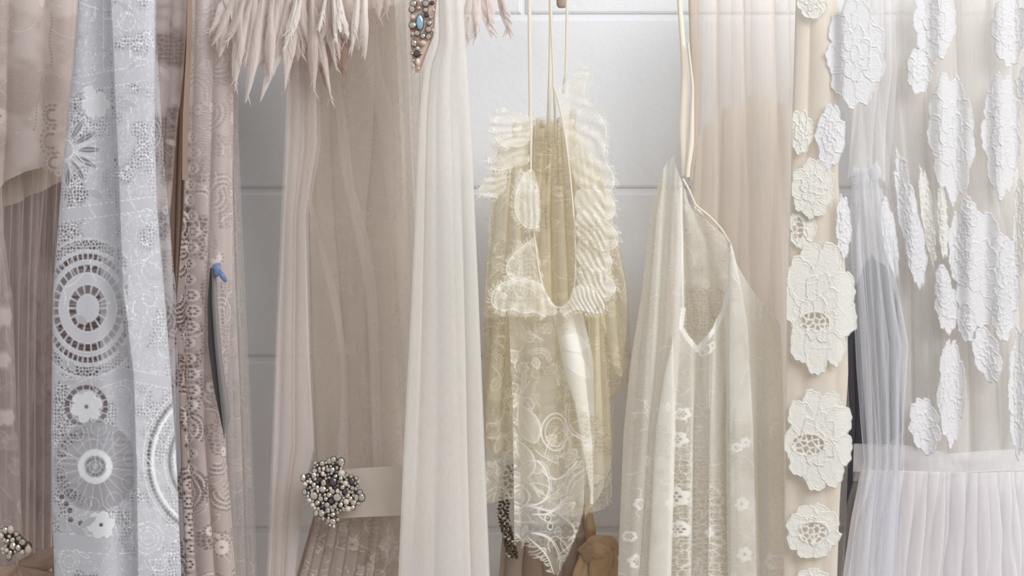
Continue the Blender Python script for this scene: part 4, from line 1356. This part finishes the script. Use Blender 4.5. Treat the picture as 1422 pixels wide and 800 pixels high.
    # peplum layers below the waist frill
    cv = Canvas(650, 420, 880, 820)
    chantilly(cv, 95, 150, base=0.26, net=0.6, cloth=0.15)
    rnd = random.Random(6)
    hem = [(668, 560), (676, 600), (690, 640), (700, 655), (740, 640), (790, 650), (838, 640), (852, 600), (856, 560)]
    cloth('under_skirt', t, M['ivory_lace'], [(430, 688), (560, 676), (640, 674)], [(430, 838), (520, 846), (640, 850)], 430, [(0, 700), (0.3, 690), (0.7, 720), (1, 700)], -0.172, step=1.3, canvas=cv, folds=[(6, 0.9, 0.010, 0.9, 0.4, 0.6)], seed=52)
    cloth('skirt_lining', t, M['ivory_back'], [(430, 684), (560, 674), (640, 672)], [(430, 842), (520, 852), (640, 854)], 430, [(0, 620), (0.3, 650), (0.7, 650), (1, 640)], -0.15, step=2, folds=[(7, 1.5, 0.008, 0.9, 0.5, 0.6)], seed=53)
    # front handkerchief tail, pointed, with bright overlapping fold
    cv = Canvas(690, 420, 860, 830)
    chantilly(cv, 97, 80, base=0.24, net=0.6, cloth=0.10, big=1.0, op=0.35)
    hemL = [(716, 690), (716, 738), (724, 752), (738, 748), (748, 762), (760, 778), (770, 796), (778, 800), (790, 770), (800, 735), (812, 690), (820, 640)]
    # bold motifs read off the tail
    leaf(cv, rnd, 722, 560, 60, 1.2, 14, 0.55, 1.8); leaf(cv, rnd, 716, 610, 48, 1.0, 10, 0.55, 1.8); leaf(cv, rnd, 742, 640, 34, 2.2, 9, 0.5, 1.6)
    cv.ring(770, 600, 26, 2, 1, 'max', 0.8); cv.ring(770, 600, 20, 1.4, 1, 'max', 0.8); cv.ring(722, 690, 16, 2, 1); cv.ring(722, 690, 10, 1.4, 1)
    cv.disc(758, 720, 4.2, 0.04); cv.disc(768, 712, 3.6, 0.04); cv.disc(762, 731, 3.6, 0.04); cv.disc(752, 712, 3, 0.04)
    for q in [(758, 720, 5), (768, 712, 4.6), (762, 731, 4.6)]:
        cv.ring(q[0], q[1], q[2], 1.5, 1)
    for (x, y, L_, a, c) in [(730, 520, 70, 1.6, 0.06), (790, 560, 80, 1.8, -0.08), (745, 640, 90, 0.9, 0.08), (800, 640, 70, 2.0, 0.1), (735, 700, 60, 0.6, -0.1), (740, 740, 60, 0.3, 0.06), (790, 690, 60, 2.3, 0.05)]:
        scroll(cv, rnd, x, y, L_, a, c, 2.0, 1.0); scroll(cv, rnd, x + 4, y, L_ * 0.9, a, c, 1.2, 0.95, False)
    hx = np.array([p[0] for p in hemL[1:8]] + [830]); hy = np.array([p[1] for p in hemL[1:8]] + [640])
    Hm = np.interp(cv.X, np.array([714, 724, 738, 748, 760, 770, 778, 790, 800, 812, 822, 836]), np.array([742, 752, 748, 762, 778, 796, 800, 770, 735, 690, 640, 560]))
    cv.a *= (cv.Y < Hm)
    fringe(cv, rnd, [(716, 742), (724, 752), (738, 748), (748, 762), (760, 778), (770, 797)], 11, 3.4, 0.95)
    cloth('front_tail', t, M['ruffle_lace'], [(430, 706), (560, 712), (700, 714), (830, 714)], [(430, 800), (520, 820), (600, 826), (830, 826)], 430, 815, -0.205, step=1.05, canvas=cv,
          folds=[(3, 0.7, 0.012, 0.4, 0.3, 0.8)], seed=54)
    cv = Canvas(750, 420, 860, 830)
    chantilly(cv, 98, 36, base=0.60, net=0.7, cloth=0.2, big=1.1)
    cv.a *= (cv.X > np.interp(cv.Y, [430, 500, 560, 680, 800], [766, 782, 800, 818, 824]))
    leaf(cv, rnd, 780, 470, 40, 0.3, 12, 0.9, 2.0); leaf(cv, rnd, 786, 490, 50, 0.8, 10, 0.85, 2.0)
    cloth('front_fold', t, M['ruffle_lace'], [(430, 764), (600, 780), (700, 800)], [(430, 808), (500, 824), (600, 826), (700, 824)], 432, 700, -0.222, step=1.05, canvas=cv, folds=[(1.5, 0.5, 0.008, 0.4, 0.2, 1)], seed=55)
    cv = Canvas(810, 420, 880, 830)
    chantilly(cv, 99, 24, base=0.40, net=0.6, cloth=0.15)
    fringe(cv, rnd, [(818, 722), (834, 712)], 10, 2.6)
    cloth('side_tail', t, M['ivory_lace'], [(430, 818), (720, 812)], [(430, 836), (560, 846), (700, 850)], 432, [(0, 724), (1, 650)], -0.195, step=1.2, canvas=cv, folds=[(1.5, 0.5, 0.008, 1.4, 0.2, 1)], seed=56)


ruffled()


# ------------------------------------------------------------------ champagne gown behind the slip
def champagne():
    t = thing('tulle_gown', 'champagne peach tulle gown between the ivory slip dress and the flower dress', 'dress', (1040, 300, -0.13))
    cloth('lining', t, M['peach'], [(-60, 975), (150, 968), (250, 965), (400, 950), (870, 900)], [(-60, 1108), (100, 1106), (300, 1104), (870, 1116)], [(0, 190), (0.3, 150), (0.6, 130), (1, 150)], B, -0.11, step=2.2, folds=[(5, 0.8, 0.007, 0.6, 0.4, 1)], seed=60)
    cloth('back_panel', t, M['champagne'], [(-60, 972), (150, 966), (400, 950), (870, 900)], [(-60, 1110), (870, 1120)], T, B, -0.09, step=2.2, folds=[(6, 1.2, 0.007, 0.6, 0.4, 1)], seed=61)
    cloth('front_panel', t, M['champagne'], [(-60, 970), (150, 966), (250, 962), (400, 950), (870, 900)], [(-60, 1110), (870, 1118)], T, B, -0.138, step=1.8, folds=[(4, 1.3, 0.010, 2.0, 0.4, 1)], bulge=0.004, seed=62)


champagne()


# ------------------------------------------------------------------ ivory lace slip
def slip():
    t = thing('slip_dress', 'ivory lace slip dress with a deep V neckline and ribbon straps', 'dress', (970, 480, -0.24))
    # straps: two long satin ribbons that meet at the hook above
    cloth('strap', t, M['ivory_satin'], [(-60, 936), (0, 940), (60, 944), (100, 946), (180, 942), (240, 946)], [(-60, 944), (0, 947), (60, 952), (100, 957), (180, 956), (240, 956)], T, 244, -0.225, step=1.5, bulge=0.003)
    cloth('strap', t, M['nude_dense'], [(-60, 954), (40, 957), (100, 959), (200, 962), (245, 956)], [(-60, 966), (40, 970), (100, 973), (200, 969), (245, 962)], T, 250, -0.205, step=1.5, bulge=0.003)
    cloth('strap', t, M['ivory_satin'], [(60, 954), (120, 960), (200, 956), (240, 952)], [(60, 957), (120, 964), (200, 964), (240, 958)], 60, 246, -0.232, step=1.5, bulge=0.002)
    Lb = [(190, 944), (240, 918), (300, 902), (400, 892), (500, 876), (600, 866), (800, 858), (870, 856)]
    Rb = [(190, 950), (260, 980), (300, 1004), (330, 1024), (400, 1052), (450, 1084), (520, 1087), (700, 1090), (870, 1092)]
    cloth('back_panel', t, M['ivory_back'], Lb, Rb, [(0, 240), (0.3, 262), (0.55, 290), (0.8, 340), (1, 450)], B, -0.170, step=2, folds=[(6, 1.6, 0.008, 0.6, 0.4, 1)], seed=63)
    cv = Canvas(840, 160, 1110, 880)
    chantilly(cv, 120, 120, base=0.5, net=0.6, cloth=0.2, big=0.6)
    v = voro(cv.X, cv.Y, 4.2, 5)
    cv.a = np.maximum(cv.a, np.clip(1.1 - v, 0, 1) * 0.75)
    cloth('back_lace', t, M['slip_lace'], [(190, 948), (300, 944), (480, 942), (600, 930)], [(190, 950), (280, 968), (330, 1010), (400, 1016), (480, 1010), (600, 1000)], [(0, 250), (0.3, 262), (0.55, 292), (0.8, 305), (1, 338)], 640, -0.19, step=1.2, canvas=cv,
          folds=[(2, 0.4, 0.008, 0.6, 0.3, 1)], seed=64)
    # front: all-over corded flower lace, open at the neck
    cv = Canvas(840, 160, 1110, 880)
    rnd = random.Random(77)
    xx, yy = cv.X, cv.Y
    n1 = fbm(xx / 30, yy / 60, 19, 2)
    hexn = 0.5 + 0.5 * np.cos(xx * 2.1) * np.cos(yy * 1.9 + xx * 1.05)
    cv.a = 0.32 + 0.14 * hexn + 0.14 * n1 + 0.12 * (vnoise(xx * 0.8, yy * 0.8, 3) - 0.5)
    v = voro(xx, yy, 4.6, 8); v3 = voro(xx, yy, 9, 11)
    band = np.exp(-((xx - 942) / 42.0) ** 2) * sstep(560, 640, yy) + np.exp(-((xx - 1000) / 22.0) ** 2) * sstep(640, 700, yy)
    cv.a = cv.a * (1 - 0.45 * band * sstep(1.0, 2.0, v))
    cv.a = np.maximum(cv.a, band * np.clip(1.3 - v3, 0, 1))
    def floret(x, y, r):
        cv.flower(x, y, r, 6, 1, 0.95, rnd.random(), 1.8)
        for k in range(6):
            a = k * 1.047
            cv.disc(x + r * 0.42 * math.cos(a), y + r * 0.42 * math.sin(a), r * 0.14, 0.1)
        cv.disc(x, y, r * 0.15, 0.1)
    for (x, y, r) in [(942, 610, 11), (940, 690, 14), (944, 735, 11), (948, 575, 8), (1035, 615, 6), (1023, 622, 6), (982, 485, 7), (990, 480, 5), (1080, 780, 11), (1046, 780, 10), (976, 490, 5), (930, 700, 9), (900, 640, 7), (985, 740, 9), (885, 700, 8), (880, 780, 10), (1040, 700, 8), (872, 745, 7)]:
        floret(x, y, r)
    for q in range(150):
        x = rnd.gauss(945, 45); y = rnd.uniform(540, 860)
        scroll(cv, rnd, x, y, rnd.uniform(12, 28), rnd.uniform(0, 6.28), rnd.choice([-1, 1]) * rnd.uniform(0.2, 0.5), 1.2, 0.95, False)
    for q in range(110):
        scroll(cv, rnd, rnd.uniform(860, 1090), rnd.uniform(230, 860), rnd.uniform(10, 26), rnd.uniform(0, 6.28), rnd.choice([-1, 1]) * rnd.uniform(0.2, 0.5), 1.0, 0.85, False)
    neckL = [(944, 240), (947, 290), (948, 350), (949, 400), (950, 440), (940, 455)]
    # neckline cut: V from the strap point down to (968,486) and up to the right strap
    xl = np.interp(yy, [160, 245, 300, 380, 450, 470, 486], [944, 948, 947, 948, 948, 952, 968])
    xr = np.interp(yy, [160, 245, 290, 335, 400, 430, 455, 470, 486], [950, 960, 966, 1012, 1012, 1005, 994, 982, 968])
    cut = (xx > xl) & (xx < xr) & (yy < 486)
    cv.a = np.where(cut, 0.0, cv.a)
    edge_pts = [(946, 262), (947, 320), (948, 380), (949, 430), (946, 455), (955, 470), (968, 486), (982, 470), (994, 455), (1005, 430), (1012, 400), (1013, 360), (1012, 336), (990, 308), (966, 288)]
    for k in range(len(edge_pts) - 1):
        cv.stroke([edge_pts[k], edge_pts[k + 1]], 2.4 if edge_pts[k][1] < 415 else 6.0, 1.0)
    for (xa, ya), (xb, yb) in zip(edge_pts[:-1], edge_pts[1:]):
        n = max(1, int(math.hypot(xb - xa, yb - ya) / 5))
        for i in range(n if min(ya, yb) > 415 else 0):
            cv.disc(xa + (xb - xa) * i / n, ya + (yb - ya) * i / n, 3.6, 1.0)

    def dep(x, y, S, V):
        # long soft folds falling from the neckline
        d = 0
        for (xt, xb, w, h) in [(918, 880, 9, .010), (940, 912, 12, .014), (975, 965, 9, -.010), (990, 985, 9, .010), (1000, 1003, 8, -.014), (1020, 1035, 15, .016), (1052, 1062, 9, -.010), (1068, 1082, 8, .008)]:
            c = np.interp(y, [240, 800], [xt, xb])
            ww = w * np.interp(y, [240, 800], [0.7, 1.35])
            d = d - h * np.exp(-((x - c) / ww) ** 4)
        return d
    cloth('front_panel', t, M['slip_lace'], Lb, Rb, [(0, 225), (0.2, 215), (0.45, 240), (0.7, 288), (0.85, 330), (1, 448)], B, -0.225, step=1.05, canvas=cv, dep=dep, folds=[(6.5, 1.05, 0.009, 0.6, 0.3, 0.8)], crumple=0.0006, bulge=0.012, seed=65, fold_mask=lambda x, y: 0.12 + 0.88 * sstep(480, 600, y), relief=0.0004)
    for (Lq, Rq, y0, sd, g) in [([(330, 1013), (500, 1012), (650, 1013), (870, 1014)], [(330, 1014), (380, 1026), (450, 1038), (600, 1046), (870, 1052)], 338, 201, 0.62),
                                ([(470, 934), (520, 922), (600, 910), (870, 896)], [(470, 935), (520, 936), (600, 938), (870, 930)], 466, 202, 0.55),
                                ]:
        c2 = Canvas(880, 300, 1110, 880)
        chantilly(c2, sd, 50, base=g, net=0.5, cloth=0.1, big=0.6, op=0.25)
        if sd == 201:
            for (x, y, rr) in [(1035, 615, 7), (1022, 622, 6), (1030, 700, 9), (1034, 770, 10)]:
                c2.flower(x, y, rr, 6, 1, 0.95, 0.3, 1.8); c2.disc(x, y, rr * 0.2, 0.1)
        cloth('front_fold', t, M['slip_lace'], Lq, Rq, y0, B if sd != 203 else 712, -0.252, step=1.1, canvas=c2, bulge=0.004, seed=sd)
    # neck edge seam on the far side of the neck, from strap to bust
    pts = [(948, 248), (956, 262), (966, 285), (985, 300), (1002, 318), (1014, 338)]
    A = np.array(pts, float); q = np.linspace(0, len(pts) - 1, 24)
    P = np.stack(px(np.interp(q, range(len(pts)), A[:, 0]), np.interp(q, range(len(pts)), A[:, 1]), np.full(24, -0.235)), -1)
    v_, f_ = tube(P, 0.0013, 8, True, 0.7)
    pk = Pack(); pk.add(v_, f_); pk.build('neck_trim', M['ivory_satin'], t)


slip()


# ------------------------------------------------------------------ charcoal dress glimpsed through tulle
def charcoal():
    t = thing('crepe_dress', 'dark charcoal dress showing as a grey patch through the white tulle', 'dress', (1210, 480, -0.06))
    cloth('front_panel', t, M['charcoal'], [(340, 1192), (480, 1175), (570, 1180), (870, 1170)], [(340, 1222), (420, 1246), (870, 1262)], [(0, 400), (0.5, 352), (1, 372)], B, -0.07, step=2.5, folds=[(2, 0.6, 0.006, 0, 0.3, 1)], bulge=0.012)
    cloth('back_panel', t, M['charcoal'], [(340, 1192), (480, 1177), (570, 1182), (870, 1172)], [(340, 1222), (420, 1244), (870, 1260)], [(0, 410), (0.5, 362), (1, 380)], B, -0.04, step=3, folds=[(2, 0.6, 0.004, 1, 0.3, 1)])


charcoal()


# ------------------------------------------------------------------ guipure flowers
def applique(parent, cx, cy, rx, ry, n, seed, Y, mat='applique', open_c=None, slant=0.0, clipL=None, pointed=False, rot=0.0, name='flower_applique', fold=None):
    rnd = random.Random(seed)
    cv = Canvas(cx - rx - 10, cy - ry - 10, cx + rx + 10, cy + ry + 10)
    jit = 1.6
    X = (cv.X - cx - slant * (cv.Y - cy) + jit * (fbm(cv.X / 7, cv.Y / 7, seed) - 0.5) * 2) / rx
    Y2 = (cv.Y - cy + jit * (fbm(cv.X / 7, cv.Y / 7, seed + 50) - 0.5) * 2) / ry
    if pointed:
        X = X / np.clip(1.05 - 0.30 * np.clip(Y2, 0, 1) ** 2 - 0.10 * np.clip(-Y2, 0, 1) ** 2, 0.2, 2)
    sc = min(rx, ry)
    tex = fbm(cv.X / 2.4, cv.Y / 1.7, seed, 2)
    a = np.zeros_like(X); h = np.zeros_like(X)

    def petal(px_, py_, ra, rb, ang, lift):
        """one embroidered petal with a cord along its edge, lying over those before it"""
        nonlocal a, h
        c, s_ = math.cos(ang), math.sin(ang)
        u = (X - px_) * c + (Y2 - py_) * s_; v = -(X - px_) * s_ + (Y2 - py_) * c
        th = np.arctan2(v / rb, u / ra)
        R = np.hypot(u / ra, v / rb) * (1 + 0.05 * np.sin(th * 5 + lift * 40 + seed) + 0.03 * np.sin(th * 11 + seed))
        g = np.hypot(u, v) / (R + 1e-6)                       # local size
        d = (1 - R) * g * math.sqrt(rx * ry)
        ins = np.clip(d + 0.5, 0, 1)
        dome = lift + 0.35 * np.sqrt(np.clip(d / (0.25 * sc), 0, 1)) + 0.30 * (tex - 0.5)
        cord = np.clip(1.35 - np.abs(d - 1.4), 0, 1)
        cord2 = 0.5 * np.clip(1.0 - np.abs(d - 4.4), 0, 1) if sc > 25 else 0
        hh_ = dome + 0.8 * cord + cord2
        h = h * (1 - ins) + hh_ * ins
        a = np.maximum(a * (1 - 0.0 * ins), ins * (0.86 + 0.10 * tex))

    n_out = max(5, min(n, 9))
    order = list(range(n_out)); rnd.shuffle(order)
    petal(0, 0, 0.80, 0.80, 0, 0.15)
    for k in order:
        an = 6.283 * k / n_out + rot + rnd.uniform(-0.12, 0.12) + 0.3
        q = rnd.uniform(0.57, 0.61)
        petal(q * math.cos(an), q * math.sin(an), rnd.uniform(0.37, 0.40), rnd.uniform(0.36, 0.42) * 7.5 / n_out, an, 0.15 + 0.12 * rnd.random())
    n_in = max(4, n_out - 2)
    for k in range(n_in):
        an = 6.283 * (k + 0.5) / n_in + rnd.uniform(-0.2, 0.2)
        petal(0.30 * math.cos(an), 0.30 * math.sin(an), 0.22, 0.19, an, 0.40 + 0.1 * rnd.random())
    petal(0, 0, 0.17, 0.17, 0, 0.6)
    # wandering surface cords
    wig = voro(cv.X + 4 * vnoise(cv.X / 6, cv.Y / 6, seed), cv.Y * 0.8, max(9, sc * 0.36), seed)
    h = h + 0.45 * np.clip(1.0 - wig, 0, 1) * (a > 0.3) * (np.hypot(X, Y2) < 0.7)
    inside = (a > 0.02) * 1.0
    if open_c:
        ox, oy, orx, ory = open_c
        ro = np.hypot((cv.X - ox) / orx, (cv.Y - oy) / ory)
        vo = voro(cv.X, cv.Y, 8.5, seed + 2)
        hole = sstep(1.05, 0.95, ro) * sstep(1.8, 2.8, vo)
        a = a * (1 - hole); h = h * (1 - sstep(1.1, 0.9, ro) * 0.4)
        h = h + 0.5 * np.clip(1.4 - np.abs(ro - 1.05) * orx, 0, 1)
    a = a * inside
    if clipL is not None:
        a = a * (cv.X > clipL)
    cv.a = a
    hh = h * inside
    nu, nv = cv.w, cv.h
    xs = np.arange(cv.x0, cv.x0 + cv.w - 0.5, 0.9); ys = np.arange(cv.y0, cv.y0 + cv.h - 0.5, 0.9)
    XX, YY = np.meshgrid(xs, ys)
    al = cv.sample(XX, YY); he = cv.sample(XX, YY, hh)
    D = -0.0016 * he
    if fold is not None:
        D = D + fold(XX, YY)
    PX, PY, PZ = px(XX, YY, Y + D)
    nvv, nuu = XX.shape
    idx = np.arange(nvv * nuu).reshape(nvv, nuu)
    fc = np.stack([idx[:-1, :-1], idx[1:, :-1], idx[1:, 1:], idx[:-1, 1:]], -1).reshape(-1, 4)
    av = al.ravel()
    fc = fc[np.max(av[fc], axis=1) > 0.25]
    used = np.unique(fc); rem = np.full(av.size, -1); rem[used] = np.arange(len(used))
    V = np.stack([PX, PY, PZ], -1).reshape(-1, 3)[used]
    return link_mesh(name, V, rem[fc], M[mat], parent, True, {'lace': np.clip(av[used] * 1.15, 0, 1)})


def flower_panel():
    t = thing('flower_dress', 'white dress with a column of large guipure flowers on beige net, openwork flower centres', 'dress', (1140, 400, -0.3))
    Lc = [(-60, 1106), (0, 1105), (140, 1101), (300, 1097), (500, 1091), (700, 1089), (870, 1088)]
    Rc = [(-60, 1165), (100, 1166), (250, 1164), (400, 1176), (520, 1178), (700, 1166), (870, 1160)]
    cloth('net_panel', t, M['beige_net'], Lc, Rc, T, B, -0.285, step=1.8, folds=[(2, 0.5, 0.004, 0.3, 0.3, 1)], seed=70, bulge=0.006)
    cloth('back_panel', t, M['champagne'], [(p[0], p[1] + 2) for p in Lc], [(p[0], p[1] - 3) for p in Rc], T, B, -0.25, step=2.2, folds=[(3, 0.9, 0.006, 0.3, 0.3, 1)], seed=71)
    cloth('lining', t, M['peach'], [(p[0], p[1] + 2) for p in Lc], [(p[0], p[1] - 1) for p in Rc], T, B, -0.265, step=2.5, folds=[(2, 0.5, 0.003, 0.3, 0.3, 1)], seed=72)
    f1 = lambda x, y: 0.012 * sstep(1178, 1150, x) * 1.0 * np.exp(-((x - 1160) / 12.0) ** 2)
    f2 = lambda x, y: 0.006 * sstep(1160, 1190, x)
    P = [(1128, 4, 24, 24, 7, 1, 'cream_applique', None, 0, 1106, False),
         (1188, 74, 43, 80, 12, 2, 'applique', None, 0.0, None, False),
         (1112, 184, 18, 34, 8, 3, 'cream_applique', None, 0, 1100, True),
         (1153, 190, 21, 48, 9, 4, 'applique', None, -0.05, None, True),
         (1128, 262, 33, 44, 9, 5, 'cream_applique', None, 0, 1099, False),
         (1171, 316, 11, 48, 9, 6, 'applique', None, 0.03, None, True),
         (1138, 427, 54, 98, 12, 7, 'cream_applique', (1131, 447, 20, 13), 0, 1092, False),
         (1137, 610, 51, 76, 12, 8, 'cream_applique', (1122, 618, 22, 14), 0, 1089, False),
         (1129, 738, 41, 41, 8, 9, 'cream_applique', (1130, 740, 20, 14), 0, None, False),
         (1127, 806, 26, 18, 7, 10, 'cream_applique', None, 0, None, False)]
    for (cx, cy, rx, ry, n, sd, mt, oc, sl, cl, pt) in P:
        applique(t, cx, cy, rx, ry, n, sd, -0.3, mt, oc, sl, cl, pt, fold=f1 if sd == 2 else f2)
    # plain lace strip joining two flowers
    applique(t, 1115, 315, 20, 34, 6, 40, -0.294, 'cream_applique', (1108, 318, 7, 16), 0, 1097)


def appliqued_gown():
    t = thing('appliqued_gown', 'white tulle gown, bodice strewn with guipure flowers above a gathered skirt, at right', 'dress', (1310, 400, -0.2))
    # body
    cloth('back_panel', t, M['white_tulle'], [(-60, 1196), (260, 1190), (360, 1248), (600, 1254), (650, 1190), (700, 1176), (870, 1160)], 1500, T, B, -0.108, step=2.4, folds=[(9, 1.2, 0.009, 0.4, 0.5, 1)], seed=80)
    cloth('bodice_lining', t, M['beige_net'], [(-60, 1246), (200, 1240), (400, 1256), (640, 1258)], 1500, T, 640, -0.132, step=2.4, folds=[(6, 0.8, 0.008, 0.4, 0.5, 1)], seed=81)
    cloth('front_panel', t, M['white_tulle'], [(-60, 1170), (150, 1172), (280, 1186), (370, 1246), (640, 1254)], 1500, T, 640, -0.165, step=1.7, folds=[(8, 1.3, 0.011, 1.4, 0.5, 1)], seed=82)
    # sheer sleeve hanging over the left side, folded back at its head
    cloth('sleeve', t, M['grey_tulle'], [(180, 1180), (240, 1178), (400, 1184), (520, 1190), (640, 1200), (870, 1168)], [(180, 1218), (300, 1232), (400, 1248), (480, 1262), (560, 1256), (700, 1250), (870, 1244)], [(0, 300), (0.12, 228), (0.4, 238), (0.7, 222), (0.85, 260), (1, 330)], B, -0.215, step=1.5,
          folds=[(4, 1.7, 0.006, 0.5, 0.9, 0.8), (9, 0.8, 0.002, 0.5, 0.8, 0.8)], seed=83)
    cloth('sleeve_lining', t, M['white_tulle'], [(180, 1186), (400, 1190), (640, 1206), (870, 1180)], [(180, 1222), (400, 1252), (560, 1258), (870, 1248)], [(0, 330), (0.2, 250), (0.5, 250), (0.8, 262), (1, 340)], B, -0.19, step=2, folds=[(4, 1.2, 0.007, 2.5, 0.4, 0.8)], seed=84)
    cloth('sleeve_head', t, M['white_tulle'], [(-60, 1196), (100, 1190), (260, 1176)], [(-60, 1240), (100, 1246), (260, 1234)], T, [(0, 250), (0.5, 232), (1, 262)], -0.2, step=1.8, folds=[(3, 1.6, 0.006, 0.5, 0.9, 0.8)], seed=91)
    cloth('sleeve_loop', t, M['grey_tulle'], [(225, 1186), (245, 1182), (262, 1196)], [(225, 1218), (240, 1226), (262, 1216)], [(0, 240), (0.6, 232), (1, 222)], [(0, 250), (0.5, 256), (1, 246)], -0.222, step=1.2, folds=[(2, 1.4, 0.006, 0.5, 0.5, 1)], bulge=0.008, seed=92)
    # waist
    cloth('waistband', t, M['lilac_tulle'], [(600, 1186), (680, 1184)], 1500, [(0, 616), (0.25, 618), (0.4, 630), (0.6, 626), (1, 618)], [(0, 655), (0.5, 660), (1, 654)], -0.185, step=1.8, crumple=0.002, folds=[(3, 0.4, 0.006, 0.4, 0.3, 1)], seed=85)
    cloth('waist_lining', t, M['white_tulle'], [(600, 1186), (680, 1184)], 1500, [(0, 618), (0.25, 620), (0.4, 632), (0.6, 628), (1, 620)], 668, -0.172, step=2.2, folds=[(3, 0.4, 0.005, 0.4, 0.3, 1)], seed=86)
    pts = [(1240, 655), (1275, 657), (1310, 659), (1345, 656), (1380, 654), (1440, 653), (1500, 652)]
    P = np.array([[float(q) for q in px(x, y, -0.198)] for x, y in pts])
    v_, f_ = tube(P, 0.0011, 6, True)
    pk = Pack(); pk.add(v_, f_); pk.build('waist_seam', M['veil'], t)
    # skirt, three gathered layers
    for k, (Y, n, mt, sd) in enumerate([(-0.205, 13, 'lilac_tulle', 87), (-0.18, 10, 'lilac_tulle', 88), (-0.155, 8, 'lilac_tulle', 89)]):
        cloth('skirt_layer', t, M[mt], [(650, 1196), (720, 1182), (870, 1160)], [(650, 1500), (870, 1530)], [(0, 652), (0.5, 657), (1, 652)], B, Y, step=1.7, folds=[(n, 1.6, 0.007, 0.4 + k, 1.2, 0.5), (n * 2.3, 0.8, 0.002, 1.4, 1.0, 0.8)], seed=sd, bulge=0.01)
    cloth('skirt_lining', t, M['nude_lining'], [(650, 1262), (870, 1250)], [(650, 1300), (870, 1306)], 645, B, -0.135, step=2.5, folds=[(2, 0.5, 0.006, 0.4, 0.4, 1)], seed=90)
    wv = lambda x, y: -0.004 * np.cos(x / 6.5)
    P = [(1298, 30, 30, 62, 12, 21, 0, True), (1276, 98, 19, 34, 8, 22, 0, False), (1321, 190, 33, 98, 14, 23, 0.05, True), (1402, 42, 26, 56, 12, 24, 0, True),
         (1391, 188, 28, 94, 14, 25, 0.0, True), (1428, 120, 18, 30, 8, 26, 0, False), (1262, 305, 15, 100, 12, 27, 0.16, False), (1288, 300, 9, 74, 10, 28, 0.12, False), (1309, 308, 8, 54, 8, 29, 0.06, False),
         (1364, 372, 46, 84, 14, 30, 0.04, False), (1314, 424, 17, 42, 9, 31, 0.1, False), (1321, 545, 20, 80, 14, 32, 0, True), (1284, 592, 23, 43, 9, 33, 0.12, True), (1371, 494, 20, 42, 8, 34, 0.2, True),
         (1342, 448, 14, 30, 7, 35, 0.1, True), (1392, 440, 16, 38, 7, 38, 0.05, True), (1416, 545, 16, 100, 14, 36, 0, True), (1420, 315, 14, 74, 12, 37, 0, False), (1272, 345, 14, 60, 9, 39, 0.1, True),
         (1334, 345, 18, 56, 8, 41, 0.05, False), (1402, 385, 18, 60, 9, 42, 0, False), (1344, 300, 14, 30, 7, 43, 0, False), (1310, 400, 13, 34, 7, 44, 0.1, False), (1236, 330, 10, 60, 8, 45, 0.15, True)]
    for (cx, cy, rx, ry, n, sd, sl, pt) in P:
        applique(t, cx, cy, rx, ry, n, sd, -0.192, 'applique' if sd not in (28, 29, 37) else 'cream_applique', None, sl, None, pt, fold=wv)


flower_panel()
appliqued_gown()


# ------------------------------------------------------------------ hanger end above the ruffled dress
def hanger():
    t = thing('wooden_hanger', 'pale wooden peg end of a hanger at the top edge, above the ruffled dress', 'hanger', (780, -20, -0.15))
    pk = Pack()
    path = [px(x, y, -0.150) for x, y in [(780, -70), (780, -30), (780, 0), (780, 8), (780, 11)]]
    v, f = tube([tuple(float(q) for q in p) for p in path], [0.0062, 0.0062, 0.0060, 0.0056, 0.0035], 14, True, 0.7)
    pk.add(v, f)
    pk.build('peg', M['wood'], t)
    pk = Pack()
    xs = np.linspace(690, 870, 25)
    path = [tuple(float(q) for q in px(x, -62 + ((x - 780) / 90.0) ** 2 * 14, -0.150)) for x in xs]
    v, f = tube(path, 0.0065, 12, True, 0.8)
    pk.add(v, f)
    pk.build('shoulder_bar', M['wood'], t)


hanger()
